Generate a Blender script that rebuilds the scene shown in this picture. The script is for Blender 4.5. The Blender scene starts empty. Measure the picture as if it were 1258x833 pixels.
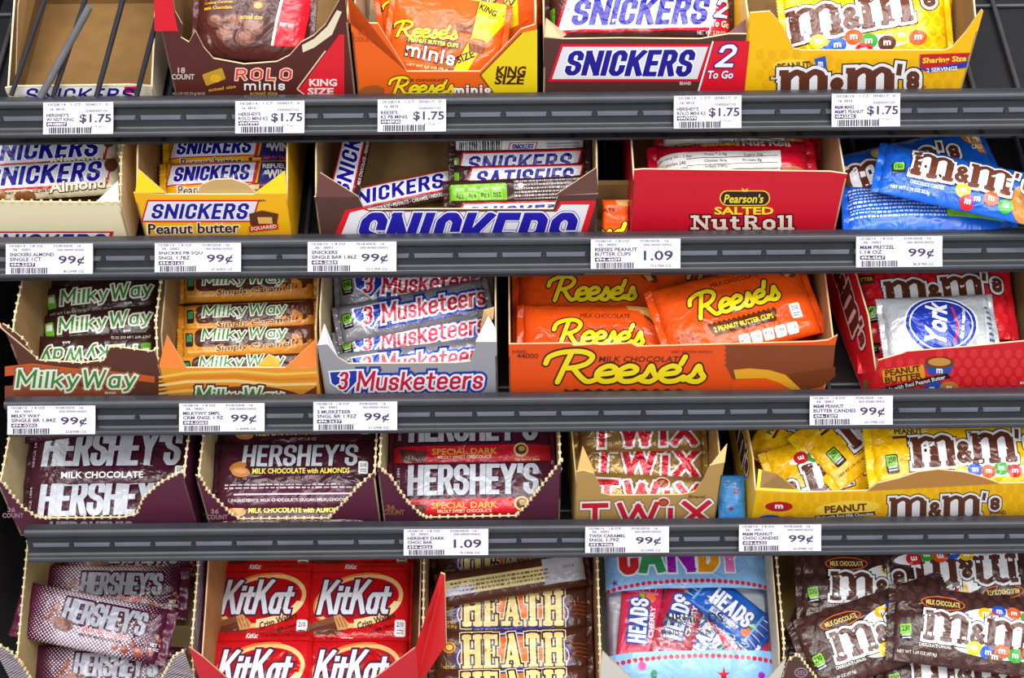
import bpy, bmesh, math, random
from mathutils import Vector, Matrix, noise
random.seed(7)
sc = bpy.context.scene
COL = sc.collection
R = math.radians
# ------------------------------------------------------------------ camera, world, lights, exposure
W, H, F = 1258.0, 833.0, 2000.0
PITCH, TILT, DIST, ROLL = R(24), R(27), 1.10, R(-0.52)
cam_d = bpy.data.cameras.new('camera'); cam = bpy.data.objects.new('camera', cam_d); COL.objects.link(cam)
cam_d.sensor_width = 36.0; cam_d.lens = 36.0 * F / W; cam_d.clip_start = 0.05
cam.matrix_world = Matrix.Translation((0, -DIST * math.cos(PITCH), DIST * math.sin(PITCH))) @ \
    (Matrix.Rotation(math.pi / 2 - PITCH, 4, 'X') @ Matrix.Rotation(ROLL, 4, 'Z'))
sc.camera = cam
vs = sc.view_settings
vs.view_transform = 'Standard'; vs.look = 'None'; vs.gamma = 1.0; vs.exposure = 0.0; vs.use_curve_mapping = False
wd = bpy.data.worlds.new('store'); sc.world = wd; wd.use_nodes = True
wd.node_tree.nodes['Background'].inputs[0].default_value = (0.95, 0.97, 1.0, 1)
wd.node_tree.nodes['Background'].inputs[1].default_value = 0.58

def strip_light(x, y, z, lx, ly, watts):                 # the ceiling light troffers over the aisle
    d = bpy.data.lights.new('ceiling_light', 'AREA'); d.shape = 'RECTANGLE'; d.size = lx; d.size_y = ly; d.energy = watts
    d.color = (1.0, 0.985, 0.96)
    o = bpy.data.objects.new('ceiling_light', d); COL.objects.link(o); o.location = (x, y, z)
    o.rotation_euler = (Vector((0, 0, 0)) - Vector((x, y, z))).to_track_quat('-Z', 'Y').to_euler()
strip_light(-0.2, -0.75, 1.55, 2.4, 0.16, 25)
strip_light(0.3, -1.75, 1.6, 2.6, 0.3, 44)
strip_light(-0.9, -2.6, 1.5, 0.5, 2.4, 28)
strip_light(1.0, -2.8, 1.5, 0.5, 2.4, 28)

# ------------------------------------------------------------------ pixel -> place
CM = cam.matrix_world.copy(); CO = CM.translation.copy(); CR = CM.to_3x3(); VIEW = CR @ Vector((0, 0, -1))
def ray(px, py):
    return CR @ Vector(((px - W / 2) / F, -(py - H / 2) / F, -1.0))
def hit(px, py, o, n):
    d = ray(px, py); return CO + d * ((o - CO).dot(n) / d.dot(n))
def scale_at(p):                                         # metres per pixel at a point
    return (p - CO).dot(VIEW) / F
XA = Vector((1, 0, 0)); SA = Vector((0, math.cos(TILT), math.sin(TILT))); NA = Vector((0, -math.sin(TILT), math.cos(TILT)))
RAIL = {1: (115.5, 162), 2: (288, 334), 3: (484.5, 527.5), 4: (642, 681.5), 5: (880, 917)}
ZT, ZB, OK = {}, {}, {}
for k, (a, b) in RAIL.items():
    ZT[k] = hit(629, a, Vector((0, 0, 0)), Vector((0, 1, 0))).z
    ZB[k] = hit(629, b, Vector((0, 0, 0)), Vector((0, 1, 0))).z
    OK[k] = Vector((0, 0.012, ZT[k] - 0.024))
S0 = 0.010                                               # box fronts stand this far behind the rail
def fl(px, py, k, n=0.0):
    """pixel -> (x, s) on the plane n above shelf k's sloping floor"""
    p = hit(px, py, OK[k] + NA * n, NA); q = p - OK[k]; return q.dot(XA), q.dot(SA)
def fr(px, py, k, s=S0):
    """pixel -> (x, n) on the plane of a box front on shelf k"""
    p = hit(px, py, OK[k] + SA * s, SA); q = p - OK[k]; return q.dot(XA), q.dot(NA)
def pos(k, x, s, n): return OK[k] + XA * x + SA * s + NA * n

# ------------------------------------------------------------------ materials
def lin(c):
    c /= 255.0; return c / 12.92 if c <= 0.04045 else ((c + 0.055) / 1.055) ** 2.4
_M = {}
KIND = {'film': (0.25, 0.4, 0.6, 70), 'foil': (0.24, 0.6, 0.6, 80), 'card': (0.42, 0.45, 0.06, 30), 'matte': (0.8, 0.2, 0.0, 0), 'kraft': (0.85, 0.2, 0.25, 260), 'paper': (0.6, 0.3, 0.05, 60), 'metal': (0.38, 0.5, 0.08, 220)}
def mat(rgb, kind):
    key = (rgb, kind)
    if key in _M: return _M[key]
    m = bpy.data.materials.new(kind + '_%02x%02x%02x' % rgb); m.use_nodes = True
    nt = m.node_tree; b = nt.nodes['Principled BSDF']
    ro, sp, bu, scl = KIND[kind]
    b.inputs['Base Color'].default_value = (lin(rgb[0]), lin(rgb[1]), lin(rgb[2]), 1)
    b.inputs['Roughness'].default_value = ro; b.inputs['Specular IOR Level'].default_value = sp
    if kind == 'foil': b.inputs['Metallic'].default_value = 0.25
    if bu:
        tc = nt.nodes.new('ShaderNodeTexCoord'); nz = nt.nodes.new('ShaderNodeTexNoise'); bp = nt.nodes.new('ShaderNodeBump')
        nz.inputs['Scale'].default_value = scl; nz.inputs['Detail'].default_value = 3 if kind != 'film' else 2
        if kind in ('film', 'foil'): nz.inputs['Distortion'].default_value = 0.8
        oi = nt.nodes.new('ShaderNodeObjectInfo'); ad = nt.nodes.new('ShaderNodeVectorMath')
        nt.links.new(tc.outputs['Object'], ad.inputs[0]); nt.links.new(oi.outputs['Random'], ad.inputs[1])
        nt.links.new(ad.outputs[0], nz.inputs['Vector'])
        bp.inputs['Strength'].default_value = bu; bp.inputs['Distance'].default_value = 0.004 if kind in ('film', 'foil') else 0.001
        nt.links.new(nz.outputs['Fac'], bp.inputs['Height']); nt.links.new(bp.outputs[0], b.inputs['Normal'])
        if kind in ('kraft', 'metal'):
            mx = nt.nodes.new('ShaderNodeMixRGB'); mx.blend_type = 'MULTIPLY'
            mx.inputs[1].default_value = b.inputs['Base Color'].default_value
            rp = nt.nodes.new('ShaderNodeValToRGB'); rp.color_ramp.elements[0].position = .3; rp.color_ramp.elements[0].color = (.72, .72, .72, 1); rp.color_ramp.elements[1].position = .6
            n2 = nt.nodes.new('ShaderNodeTexNoise'); n2.inputs['Scale'].default_value = 45; n2.inputs['Detail'].default_value = 6
            nt.links.new(tc.outputs['Object'], n2.inputs['Vector']); nt.links.new(n2.outputs['Fac'], rp.inputs[0])
            nt.links.new(rp.outputs[0], mx.inputs[2]); mx.inputs[0].default_value = .8
            nt.links.new(mx.outputs[0], b.inputs['Base Color'])
    _M[key] = m; return m
def dots_mat(a, b, pitch, fade, wall=False):
    """halftone print: dots of b on a, shrinking away from the middle"""
    m = mat(a, 'film').copy(); nt = m.node_tree; N = nt.nodes; B = N['Principled BSDF']
    tc = N.new('ShaderNodeTexCoord'); sp = N.new('ShaderNodeSeparateXYZ'); nt.links.new(tc.outputs['Object'], sp.inputs[0])
    def op(o, x, y=None, v=None):
        n = N.new('ShaderNodeMath'); n.operation = o; nt.links.new(x, n.inputs[0])
        if y is not None: nt.links.new(y, n.inputs[1])
        if v is not None: n.inputs[1].default_value = v
        return n.outputs[0]
    k = math.pi / pitch
    e1, e2 = (op('ADD', sp.outputs[0], sp.outputs[1]), sp.outputs[2]) if wall else (sp.outputs[0], sp.outputs[1])
    u = op('ADD', e1, e2); w = op('SUBTRACT', e1, e2)
    q = op('MULTIPLY', op('SINE', op('MULTIPLY', u, v=k)), op('SINE', op('MULTIPLY', w, v=k)))
    th = op('ADD', op('MULTIPLY', op('ABSOLUTE', op('ADD', sp.outputs[0], v=fade[0])), v=fade[1]), v=fade[2]); th = op('MAXIMUM', th, v=fade[3])
    g = op('GREATER_THAN', op('ABSOLUTE', q), th); mx = N.new('ShaderNodeMixRGB'); nt.links.new(g, mx.inputs[0])
    mx.inputs[1].default_value = (lin(a[0]), lin(a[1]), lin(a[2]), 1); mx.inputs[2].default_value = (lin(b[0]), lin(b[1]), lin(b[2]), 1)
    nt.links.new(mx.outputs[0], B.inputs['Base Color']); return m
WHITE = (244, 244, 246); BLACK = (20, 18, 20); KRAFT = (142, 108, 68); PALE = (214, 192, 152); BLUE = (30, 22, 150); RED = (216, 16, 36)
BROWN = (72, 42, 36); YEL = (248, 196, 20); CHOC = (98, 52, 36)

# ------------------------------------------------------------------ objects
def tag(o, label=None, cat=None, group=None, kind=None):
    if label: o['label'] = label
    if cat: o['category'] = cat
    if group: o['group'] = group
    if kind: o['kind'] = kind
    return o
def empty(name, M, label, cat, group=None):
    o = bpy.data.objects.new(name, None); COL.objects.link(o); o.matrix_world = M; o.empty_display_size = 0.02
    return tag(o, label, cat, group)
def link(name, me, parent=None, M=None):
    o = bpy.data.objects.new(name, me); COL.objects.link(o)
    if parent: o.parent = parent
    if M is not None:
        if parent: o.matrix_local = M
        else: o.matrix_world = M
    return o
class MB:
    """collects polygons with materials into ONE mesh"""
    def __init__(s): s.v = []; s.f = []; s.mi = []; s.ms = []; s.sm = []
    def mid(s, m):
        if m not in s.ms: s.ms.append(m)
        return s.ms.index(m)
    def add(s, pts, faces, m, smooth=False):
        b = len(s.v); s.v += [tuple(p) for p in pts]; i = s.mid(m)
        for f in faces: s.f.append(tuple(b + j for j in f)); s.mi.append(i); s.sm.append(smooth)
    def box(s, x0, x1, y0, y1, z0, z1, m):
        s.add([(x, y, z) for z in (z0, z1) for y in (y0, y1) for x in (x0, x1)],
              [(0, 2, 3, 1), (4, 5, 7, 6), (0, 1, 5, 4), (2, 6, 7, 3), (0, 4, 6, 2), (1, 3, 7, 5)], m)
    def slab(s, pts, off, mo, mi_, me_):
        """polygon of 3-D points (outer face) extruded by vector off (inner face)"""
        n = len(pts); a = [Vector(p) for p in pts]; b = [p + off for p in a]
        nrm = Vector((0, 0, 0))
        for i in range(n): nrm += a[i].cross(a[(i + 1) % n])
        fwd = nrm.dot(off) < 0
        s.add(a, [tuple(range(n)) if fwd else tuple(reversed(range(n)))], mo)
        s.add(b, [tuple(reversed(range(n))) if fwd else tuple(range(n))], mi_)
        for i in range(n):
            j = (i + 1) % n; q = [a[i], b[i], b[j], a[j]]
            s.add(q, [(0, 1, 2, 3) if fwd else (3, 2, 1, 0)], me_)
    def tube(s, pts, r, m, n=10):
        pts = [Vector(p) for p in pts]; rings = []
        for i, p in enumerate(pts):
            d = (pts[min(i + 1, len(pts) - 1)] - pts[max(i - 1, 0)]).normalized()
            u = d.orthogonal().normalized(); w = d.cross(u); rings.append([p + (u * math.cos(t) + w * math.sin(t)) * r for t in [2 * math.pi * j / n for j in range(n)]])
        s.add([q for r_ in rings for q in r_], [(i * n + j, i * n + (j + 1) % n, (i + 1) * n + (j + 1) % n, (i + 1) * n + j) for i in range(len(pts) - 1) for j in range(n)], m, True)
        s.add(rings[0], [tuple(reversed(range(n)))], m); s.add(rings[-1], [tuple(range(n))], m)
    def mesh(s, name):
        me = bpy.data.meshes.new(name); me.from_pydata(s.v, [], s.f)
        for m in s.ms: me.materials.append(m)
        me.polygons.foreach_set('material_index', s.mi); me.polygons.foreach_set('use_smooth', s.sm); me.update(); return me

# ------------------------------------------------------------------ letters drawn as strokes (unit cap height)
def arc(cx, cy, rx, ry, a0, a1, n=9):
    return [(cx + rx * math.cos(R(a0 + (a1 - a0) * i / (n - 1))), cy + ry * math.sin(R(a0 + (a1 - a0) * i / (n - 1)))) for i in range(n)]
def cr(p, n=5):
    q = []
    for i in range(len(p) - 1):
        p0, p1, p2, p3 = p[max(i - 1, 0)], p[i], p[i + 1], p[min(i + 2, len(p) - 1)]
        for j in range(n):
            t = j / n
            q.append(tuple(0.5 * (2 * p1[c] + (p2[c] - p0[c]) * t + (2 * p0[c] - 5 * p1[c] + 4 * p2[c] - p3[c]) * t * t + (3 * p1[c] - p0[c] - 3 * p2[c] + p3[c]) * t ** 3) for c in (0, 1)))
    return q + [p[-1]]
def o_(w, y0, y1, c=.14):
    return [(w - c, y0), (c, y0), (0, y0 + c), (0, y1 - c), (c, y1), (w - c, y1), (w, y1 - c), (w, y0 + c), (w - c, y0)]
def s_(w, h, c=.13):
    m = h / 2
    return [(w, h * .74), (w, h - c), (w - c, h), (c, h), (0, h - c), (0, m + c * 1.05), (c * .8, m + .04 * h), (w - c * .8, m - .04 * h), (w, m - c * 1.05), (w, c), (w - c, 0), (c, 0), (0, c), (0, h * .26)]
XH = .68
SANS = {
 'S': (.46, [s_(.46, 1)]), 'N': (.56, [[(0, 0), (0, 1)], [(0, 1), (.56, 0)], [(.56, 0), (.56, 1)]]), 'I': (0, [[(0, 0), (0, 1)]]),
 'C': (.44, [[(.44, .7), (.44, .87), (.31, 1), (.13, 1), (0, .87), (0, .13), (.13, 0), (.31, 0), (.44, .13), (.44, .3)]]),
 'K': (.5, [[(0, 0), (0, 1)], [(.5, 1), (.04, .42)], [(.2, .6), (.52, 0)]]), 'E': (.36, [[(0, 0), (0, 1)], [(0, 1), (.36, 1)], [(0, .5), (.31, .5)], [(0, 0), (.36, 0)]]),
 'R': (.46, [[(0, 0), (0, 1)], [(0, 1), (.32, 1), (.44, .89), (.44, .62), (.32, .5), (0, .5)], [(.27, .48), (.48, 0)]]),
 'H': (.48, [[(0, 0), (0, 1)], [(.48, 0), (.48, 1)], [(0, .5), (.48, .5)]]), 'Y': (.52, [[(0, 1), (.26, .46)], [(.52, 1), (.26, .46)], [(.26, .5), (.26, 0)]]),
 'A': (.54, [[(0, 0), (.27, 1)], [(.54, 0), (.27, 1)], [(.1, .3), (.44, .3)]]), 'T': (.5, [[(0, 1), (.5, 1)], [(.25, 0), (.25, 1)]]),
 'D': (.48, [[(0, 0), (0, 1)], [(0, 1), (.3, 1), (.48, .8), (.48, .2), (.3, 0), (0, 0)]]), 'O': (.5, [o_(.5, 0, 1, .17)]), 'L': (.36, [[(0, 0), (0, 1)], [(0, 0), (.36, 0)]]),
 'M': (.68, [[(0, 0), (0, 1)], [(0, 1), (.34, .25)], [(.34, .25), (.68, 1)], [(.68, 1), (.68, 0)]]), 'P': (.44, [[(0, 0), (0, 1)], [(0, 1), (.3, 1), (.44, .88), (.44, .57), (.3, .45), (0, .45)]]),
 'W': (.86, [[(0, 1), (.2, 0)], [(.2, 0), (.43, .9)], [(.43, .9), (.66, 0)], [(.66, 0), (.86, 1)]]), 'X': (.56, [[(0, 1), (.56, 0)], [(0, 0), (.56, 1)]]),
 'U': (.48, [[(0, 1), (0, .15), (.14, 0), (.34, 0), (.48, .15), (.48, 1)]]), 'F': (.36, [[(0, 0), (0, 1)], [(0, 1), (.36, 1)], [(0, .5), (.3, .5)]]), 'B': (.44, [[(0, 0), (0, 1)], [(0, 1), (.3, 1), (.42, .88), (.42, .64), (.3, .53), (0, .53)], [(.3, .53), (.44, .4), (.44, .13), (.3, 0), (0, 0)]]),
 'G': (.46, [[(.46, .74), (.46, .87), (.33, 1), (.13, 1), (0, .87), (0, .13), (.13, 0), (.46, 0), (.46, .45), (.28, .45)]]), 'V': (.54, [[(0, 1), (.27, 0)], [(.27, 0), (.54, 1)]]), 'Z': (.46, [[(0, 1), (.46, 1)], [(.46, 1), (0, 0)], [(0, 0), (.46, 0)]]),
 "'": (0, [[(0.02, 1), (0, .78)]]), '3': (.46, [[(0, .86), (.12, 1), (.34, 1), (.46, .88), (.46, .66), (.32, .54), (.15, .54)], [(.32, .54), (.48, .4), (.48, .14), (.34, 0), (.1, 0), (-.03, .14)]]),
 '2': (.46, [[(0, .78), (.03, .93), (.15, 1), (.33, 1), (.46, .86), (.46, .66), (0, 0)], [(0, 0), (.48, 0)]]),
 'a': (.42, [[(.42, .55), (.3, XH), (.12, XH), (0, .52), (0, .14), (.12, 0), (.28, 0), (.42, .14)], [(.42, XH), (.42, 0)]]),
 'e': (.42, [[(0, .35), (.42, .35), (.42, .54), (.3, XH), (.12, XH), (0, .54), (0, .13), (.12, 0), (.3, 0), (.42, .1)]]),
 'i': (0, [[(0, 0), (0, XH)], [(0, .93), (0, .96)]]), 'k': (.42, [[(0, 0), (0, 1)], [(.4, XH), (.06, .3)], [(.16, .4), (.44, 0)]]), 'l': (0, [[(0, 0), (0, 1)]]),
 'n': (.42, [[(0, 0), (0, XH)], [(0, .5), (.14, XH), (.3, XH), (.42, .54), (.42, 0)]]), 'm': (.76, [[(0, 0), (0, XH)], [(0, .5), (.12, XH), (.26, XH), (.38, .54), (.38, 0)], [(.38, .5), (.5, XH), (.64, XH), (.76, .54), (.76, 0)]]),
 'r': (.28, [[(0, 0), (0, XH)], [(0, .46), (.12, XH - .03), (.28, XH)]]), 's': (.36, [s_(.36, XH, .1)]), 't': (.28, [[(.1, .92), (.1, .12), (.2, 0), (.3, 0)], [(-.05, XH), (.28, XH)]]),
 'u': (.42, [[(0, XH), (0, .14), (.12, 0), (.28, 0), (.42, .14)], [(.42, XH), (.42, 0)]]), 'y': (.44, [[(0, XH), (.22, .05)], [(.44, XH), (.16, -.2), (.04, -.25)]]), 'o': (.44, [o_(.44, 0, XH)]),
 'p': (.42, [[(0, XH), (0, -.3)], [(0, .5), (.14, XH), (.3, XH), (.42, .54), (.42, .14), (.3, 0), (.14, 0), (0, .14)]]), 'b': (.42, [[(0, 0), (0, 1)], [(0, .5), (.14, XH), (.3, XH), (.42, .54), (.42, .14), (.3, 0), (.14, 0), (0, .14)]]),
 'w': (.64, [[(0, XH), (.15, 0)], [(.15, 0), (.32, XH)], [(.32, XH), (.49, 0)], [(.49, 0), (.64, XH)]]), 'f': (.26, [[(.3, .95), (.2, 1), (.1, .88), (.1, 0)], [(-.04, XH), (.26, XH)]]), 'g': (.42, [[(.42, XH), (.42, -.15), (.3, -.28), (.05, -.25)], [(.42, .5), (.28, XH), (.12, XH), (0, .54), (0, .14), (.12, 0), (.28, 0), (.42, .14)]]),
 'h': (.42, [[(0, 0), (0, 1)], [(0, .5), (.14, XH), (.3, XH), (.42, .54), (.42, 0)]]), 'd': (.42, [[(.42, 0), (.42, 1)], [(.42, .5), (.28, XH), (.12, XH), (0, .54), (0, .14), (.12, 0), (.28, 0), (.42, .14)]]), 'v': (.42, [[(0, XH), (.21, 0)], [(.21, 0), (.42, XH)]]),
 '|': (0, [[(0, 0), (0, .66)]]), ' ': (.1, []), '&': (.5, [cr([(.52, .02), (.1, .66), (.1, .9), (.25, 1), (.38, .9), (.36, .72), (.05, .4), (0, .18), (.14, 0), (.34, .04), (.5, .4)])]),
}
def slab(dic, stems):                                     # adds thin serifs to stem ends: (x, y)
    return [([(x - .17, y), (x + .17, y)], .45) for x, y in stems]
SERIF = {
 'H': (.56, [[(0, 0), (0, 1)], [(.56, 0), (.56, 1)], ([(0, .52), (.56, .52)], .45)] + slab(0, [(0, 0), (0, 1), (.56, 0), (.56, 1)])),
 'E': (.44, [[(0, 0), (0, 1)], ([(0, 1), (.46, 1)], .45), ([(0, .52), (.32, .52)], .45), ([(0, 0), (.46, 0)], .45), ([(.46, 1), (.46, .8)], .45), ([(.46, 0), (.46, .22)], .45), ([(.32, .62), (.32, .42)], .4), ([(-.14, 0), (0, 0)], .45), ([(-.14, 1), (0, 1)], .45)]),
 'A': (.6, [([(0.02, 0), (.28, 1)], .5), [(.58, 0), (.3, 1)], ([(.12, .3), (.5, .3)], .45)] + slab(0, [(0, 0), (.6, 0)])),
 'T': (.56, [([(0, 1), (.56, 1)], .45), [(.28, 0), (.28, 1)], ([(0, 1), (0, .78)], .45), ([(.56, 1), (.56, .78)], .45)] + slab(0, [(.28, 0)])),
 'm': (1.4, [[(0, 0), (0, .85)], [(.7, 0), (.7, .72)], [(1.4, 0), (1.4, .72)], ([(.0, .72), (.2, .88), (.4, .96), (.6, .9), (.7, .74)], .8), ([(.7, .72), (.9, .88), (1.1, .96), (1.3, .9), (1.4, .74)], .8), ([(-.16, .95), (0, .95)], .5), ([(.35, .1), (.35, .7)], .001), ([(1.05, .1), (1.05, .7)], .001)] + [([(x - .16, 0.0), (x + .16, 0.0)], .5) for x in (0, .7, 1.4)]),
 '&': (.42, [([(a * .8, b * .62 + .06) for a, b in SANS['&'][1][0]], .62)]),
 's': (.3, [([(a * .8, b * .62 + .36) for a, b in s_(.36, XH, .1)], .5)]), "'": (0.04, [([(0.03, 1.02), (0, .84)], .5)]), ' ': (.1, []),
 'N': (.6, [([(0, 0), (0, 1)], .6), [(0, 1), (.6, 0)], ([(.6, 0), (.6, 1)], .6)] + slab(0, [(0, 0), (0, 1), (.6, 1)])), 'R': (.5, [[(0, 0), (0, 1)], ([(0, 1), (.32, 1), (.46, .89), (.46, .62), (.32, .5), (0, .5)], .7), [(.27, .48), (.52, 0)]] + slab(0, [(0, 0), (.52, 0)])),
 'u': (.46, [[(0, XH), (0, .14), (.12, 0), (.3, 0), (.46, .14)], [(.46, XH), (.46, 0)], ([(-.15, XH), (0, XH)], .4), ([(.3, XH), (.46, XH)], .4), ([(.46, 0), (.62, 0)], .4)]), 't': (.3, [[(.1, .9), (.1, .12), (.2, 0), (.32, 0)], ([(-.08, XH), (.3, XH)], .45)]),
 'o': (.44, [o_(.44, 0, XH)]), 'l': (0, [[(0, 0), (0, 1)]] + slab(0, [(0, 0)]) + [([(-.17, 1), (0, 1)], .45)]),
 'P': (.46, [[(0, 0), (0, 1)], ([(0, 1), (.32, 1), (.46, .88), (.46, .57), (.32, .45), (0, .45)], .8)] + slab(0, [(0, 0)])), 'U': (.5, [[(0, 1), (0, .15), (.14, 0), (.36, 0), (.5, .15), (.5, 1)]] + slab(0, [(0, 1), (.5, 1)])),
}
_e = cr([(.03, .24), (.3, .3), (.36, .44), (.22, .53), (.05, .38), (.02, .16), (.14, .01), (.32, .03), (.46, .16)])
_sc = cr([(-.02, .06), (.14, .22), (.24, .53), (.3, .3), (.36, .14), (.25, .0), (.1, .03), (.04, .12)])
SCRIPT = {
 'R': (.78, [cr([(.1, -.02), (.2, .5), (.3, .98)]), cr([(-.16, .62), (-.1, .85), (.15, 1.0), (.5, 1.02), (.7, .86), (.62, .62), (.4, .48), (.24, .46)]), cr([(.36, .48), (.5, .2), (.66, .0), (.84, .08)])]),
 'e': (.36, [_e]), 's': (.38, [_sc]), "'": (.06, [[(.06, .84), (.0, .6)]]), ' ': (.2, []),
}
def ellipse_sup(n, a, b):
    d = math.hypot(a * n[0], b * n[1]) or 1e-9; return (a * a * n[0] / d, b * b * n[1] / d)
def clip_y(p, y, keep_above):
    q = []
    for i in range(len(p)):
        a, b = p[i - 1], p[i]; ia = (a[1] >= y) == keep_above; ib = (b[1] >= y) == keep_above
        if ia != ib:
            t = (y - a[1]) / ((b[1] - a[1]) or 1e-9); q.append((a[0] + (b[0] - a[0]) * t, y))
        if ib: q.append(b)
    return q
_TX = {}
def text_polys(body, bold):
    key = (body, bold)
    if key not in _TX:
        c = bpy.data.curves.new('t', 'FONT'); c.body = body; c.offset = bold; c.resolution_u = 2
        o = bpy.data.objects.new('t', c); me = bpy.data.meshes.new_from_object(o)
        v = [(p.co.x, p.co.y) for p in me.vertices]; f = [tuple(p.vertices) for p in me.polygons]
        bpy.data.objects.remove(o); bpy.data.curves.remove(c); bpy.data.meshes.remove(me)
        xs = [p[0] for p in v] or [0, 1]; ys = [p[1] for p in v] or [0, 1]
        _TX[key] = (v, f, min(xs), max(xs), min(ys), max(ys))
    return _TX[key]

class Art:
    """flat print: polygons with a colour and a layer; kept in the units of whoever draws it"""
    def __init__(s, kind='film'): s.P = []; s.kind = kind; s.n = 0; s.st = [(0, 0, 0, 1, 1)]
    def tf(s, x, y):
        for cx, cy, r, kx, ky in reversed(s.st):
            x *= kx; y *= ky; c, n = math.cos(r), math.sin(r); x, y = cx + x * c - y * n, cy + x * n + y * c
        return x, y
    def push(s, cx, cy, rot=0, kx=1, ky=None): s.st.append((cx, cy, R(rot), kx, kx if ky is None else ky))
    def pop(s): s.st.pop()
    def poly(s, pts, col, l, kind=None): s.P.append((l, mat(col, kind or s.kind), [s.tf(*p) for p in pts]))
    def rect(s, cx, cy, w, h, col, l, rot=0, r=0, sh=0, kind=None):
        if r:
            p = []
            for sx, sy, a in ((1, 1, 0), (-1, 1, 90), (-1, -1, 180), (1, -1, 270)):
                p += arc(sx * (w / 2 - r), sy * (h / 2 - r), r, r, a, a + 90, 5)
        else: p = [(-w / 2, -h / 2), (w / 2, -h / 2), (w / 2, h / 2), (-w / 2, h / 2)]
        s.push(cx, cy, rot); s.poly([(x + sh * y, y) for x, y in p], col, l, kind); s.pop()
    def ell(s, cx, cy, rx, ry, col, l, rot=0, n=24, a0=0, a1=360, kind=None):
        s.push(cx, cy, rot); s.poly(arc(0, 0, rx, ry, a0, a1, n + 1)[:(-1 if a1 - a0 == 360 else None)], col, l, kind); s.pop()
    def ring(s, cx, cy, rx, ry, w, col, l, rot=0, a0=0, a1=360, n=30, w1=None):
        s.push(cx, cy, rot); o = arc(0, 0, rx, ry, a0, a1, n + 1)
        for i in range(n):
            wa = w if w1 is None else w + (w1 - w) * i / n; wb = w if w1 is None else w + (w1 - w) * (i + 1) / n
            f = lambda p, d: (p[0] * (1 - d / rx), p[1] * (1 - d / ry))
            s.poly([o[i], o[i + 1], f(o[i + 1], wb), f(o[i], wa)], col, l)
        s.pop()
    def line(s, pts, w, col, l):
        for a, b in zip(pts, pts[1:]):
            d = Vector((b[0] - a[0], b[1] - a[1])); d.normalize(); n = (-d.y * w / 2, d.x * w / 2)
            s.poly([(a[0] - n[0], a[1] - n[1]), (b[0] - n[0], b[1] - n[1]), (b[0] + n[0], b[1] + n[1]), (a[0] + n[0], a[1] + n[1])], col, l)
    def text(s, body, cx, cy, w, h, col, l, rot=0, sh=0, b=.02, kind=None):
        v, f, x0, x1, y0, y1 = text_polys(body, b); s.push(cx, cy, rot); m = mat(col, kind or s.kind)
        q = [((p[0] - (x0 + x1) / 2) * w / (x1 - x0), (p[1] - (y0 + y1) / 2) * h / (y1 - y0)) for p in v]
        q = [s.tf(x + sh * y, y) for x, y in q]; s.pop()
        for t in f: s.P.append((l, m, [q[i] for i in t]))
    def logo(s, word, cx, cy, w, h, cols, l, rot=0, sh=0, tx=.2, ty=.16, font=SANS, gap=None, sq=True, arch=0, taper=0, rise=None):
        """cols: [(colour, grow)] from the innermost outwards"""
        x = 0; L = []; gap = tx * 1.55 if gap is None else gap; sizes = rise or {}
        for i, ch in enumerate(word):
            gw, st = font[ch]; k = sizes.get(i, 1)
            for p in st:
                p, tm = p if isinstance(p, tuple) else (p, 1)
                L.append(([(x + a * k, b * k) for a, b in p], tm))
            x += gw * k + gap
        X0 = min(a for p, _ in L for a, b in p); X1 = max(a for p, _ in L for a, b in p); Y0 = min(b for p, _ in L for a, b in p); Y1 = max(b for p, _ in L for a, b in p)
        ky = h / (Y1 - Y0 + ty); nx, ny = tx * ky / 2, ty * ky / 2
        wv = w - abs(sh) * h; kx = (wv - 2 * nx) / ((X1 - X0) or 1)
        s.push(cx, cy, rot)
        for q, (col, g) in enumerate(cols):
            m = mat(col, s.kind)
            for p, tm in L:
                if tm < .01 and g == 0: continue
                pts = [((a - (X0 + X1) / 2) * kx, (b - (Y0 + Y1) / 2) * ky) for a, b in p]
                tmm = tm if tm != 1 else 1
                a_, b_ = nx * tmm + g, ny * (tmm if tm == 1 else max(tmm, .8)) + g
                P = []
                for i in range(len(pts) - 1):
                    A_, B_ = pts[i], pts[i + 1]; d = (B_[0] - A_[0], B_[1] - A_[1]); ln = math.hypot(*d) or 1e-9; d = (d[0] / ln, d[1] / ln)
                    o = ellipse_sup((-d[1], d[0]), a_, b_)
                    e0 = math.hypot(a_ * d[0], b_ * d[1]) if sq else 0
                    ea = e0 if i == 0 else 0; eb = e0 if i == len(pts) - 2 else 0
                    A2 = (A_[0] - d[0] * ea, A_[1] - d[1] * ea); B2 = (B_[0] + d[0] * eb, B_[1] + d[1] * eb)
                    P.append([(A2[0] - o[0], A2[1] - o[1]), (B2[0] - o[0], B2[1] - o[1]), (B2[0] + o[0], B2[1] + o[1]), (A2[0] + o[0], A2[1] + o[1])])
                    i, c = i + 1, B_
                    if i == 1 and not sq: P.append(arc(A_[0], A_[1], a_, b_, 0, 360, 11)[:-1])
                    if (0 < i < len(pts) - 1) or not sq: P.append(arc(c[0], c[1], a_, b_, 0, 360, 11)[:-1])
                for pl in P:
                    if sq: pl = clip_y(clip_y(pl, -h / 2 - g, True), h / 2 + g, False)
                    if len(pl) < 3: continue
                    if arch or taper:
                        pl = [(x_, (y_ * (1 - taper * x_ / (wv / 2))) + arch * (1 - (x_ / (wv / 2)) ** 2)) for x_, y_ in pl]
                    s.n += 1; s.P.append((l + (len(cols) - 1 - q), m, [s.tf(x_ + sh * y_, y_) for x_, y_ in pl], (s.n % 60) * 1.1e-6))   # overlapping strokes never share a plane
        s.pop()
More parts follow.
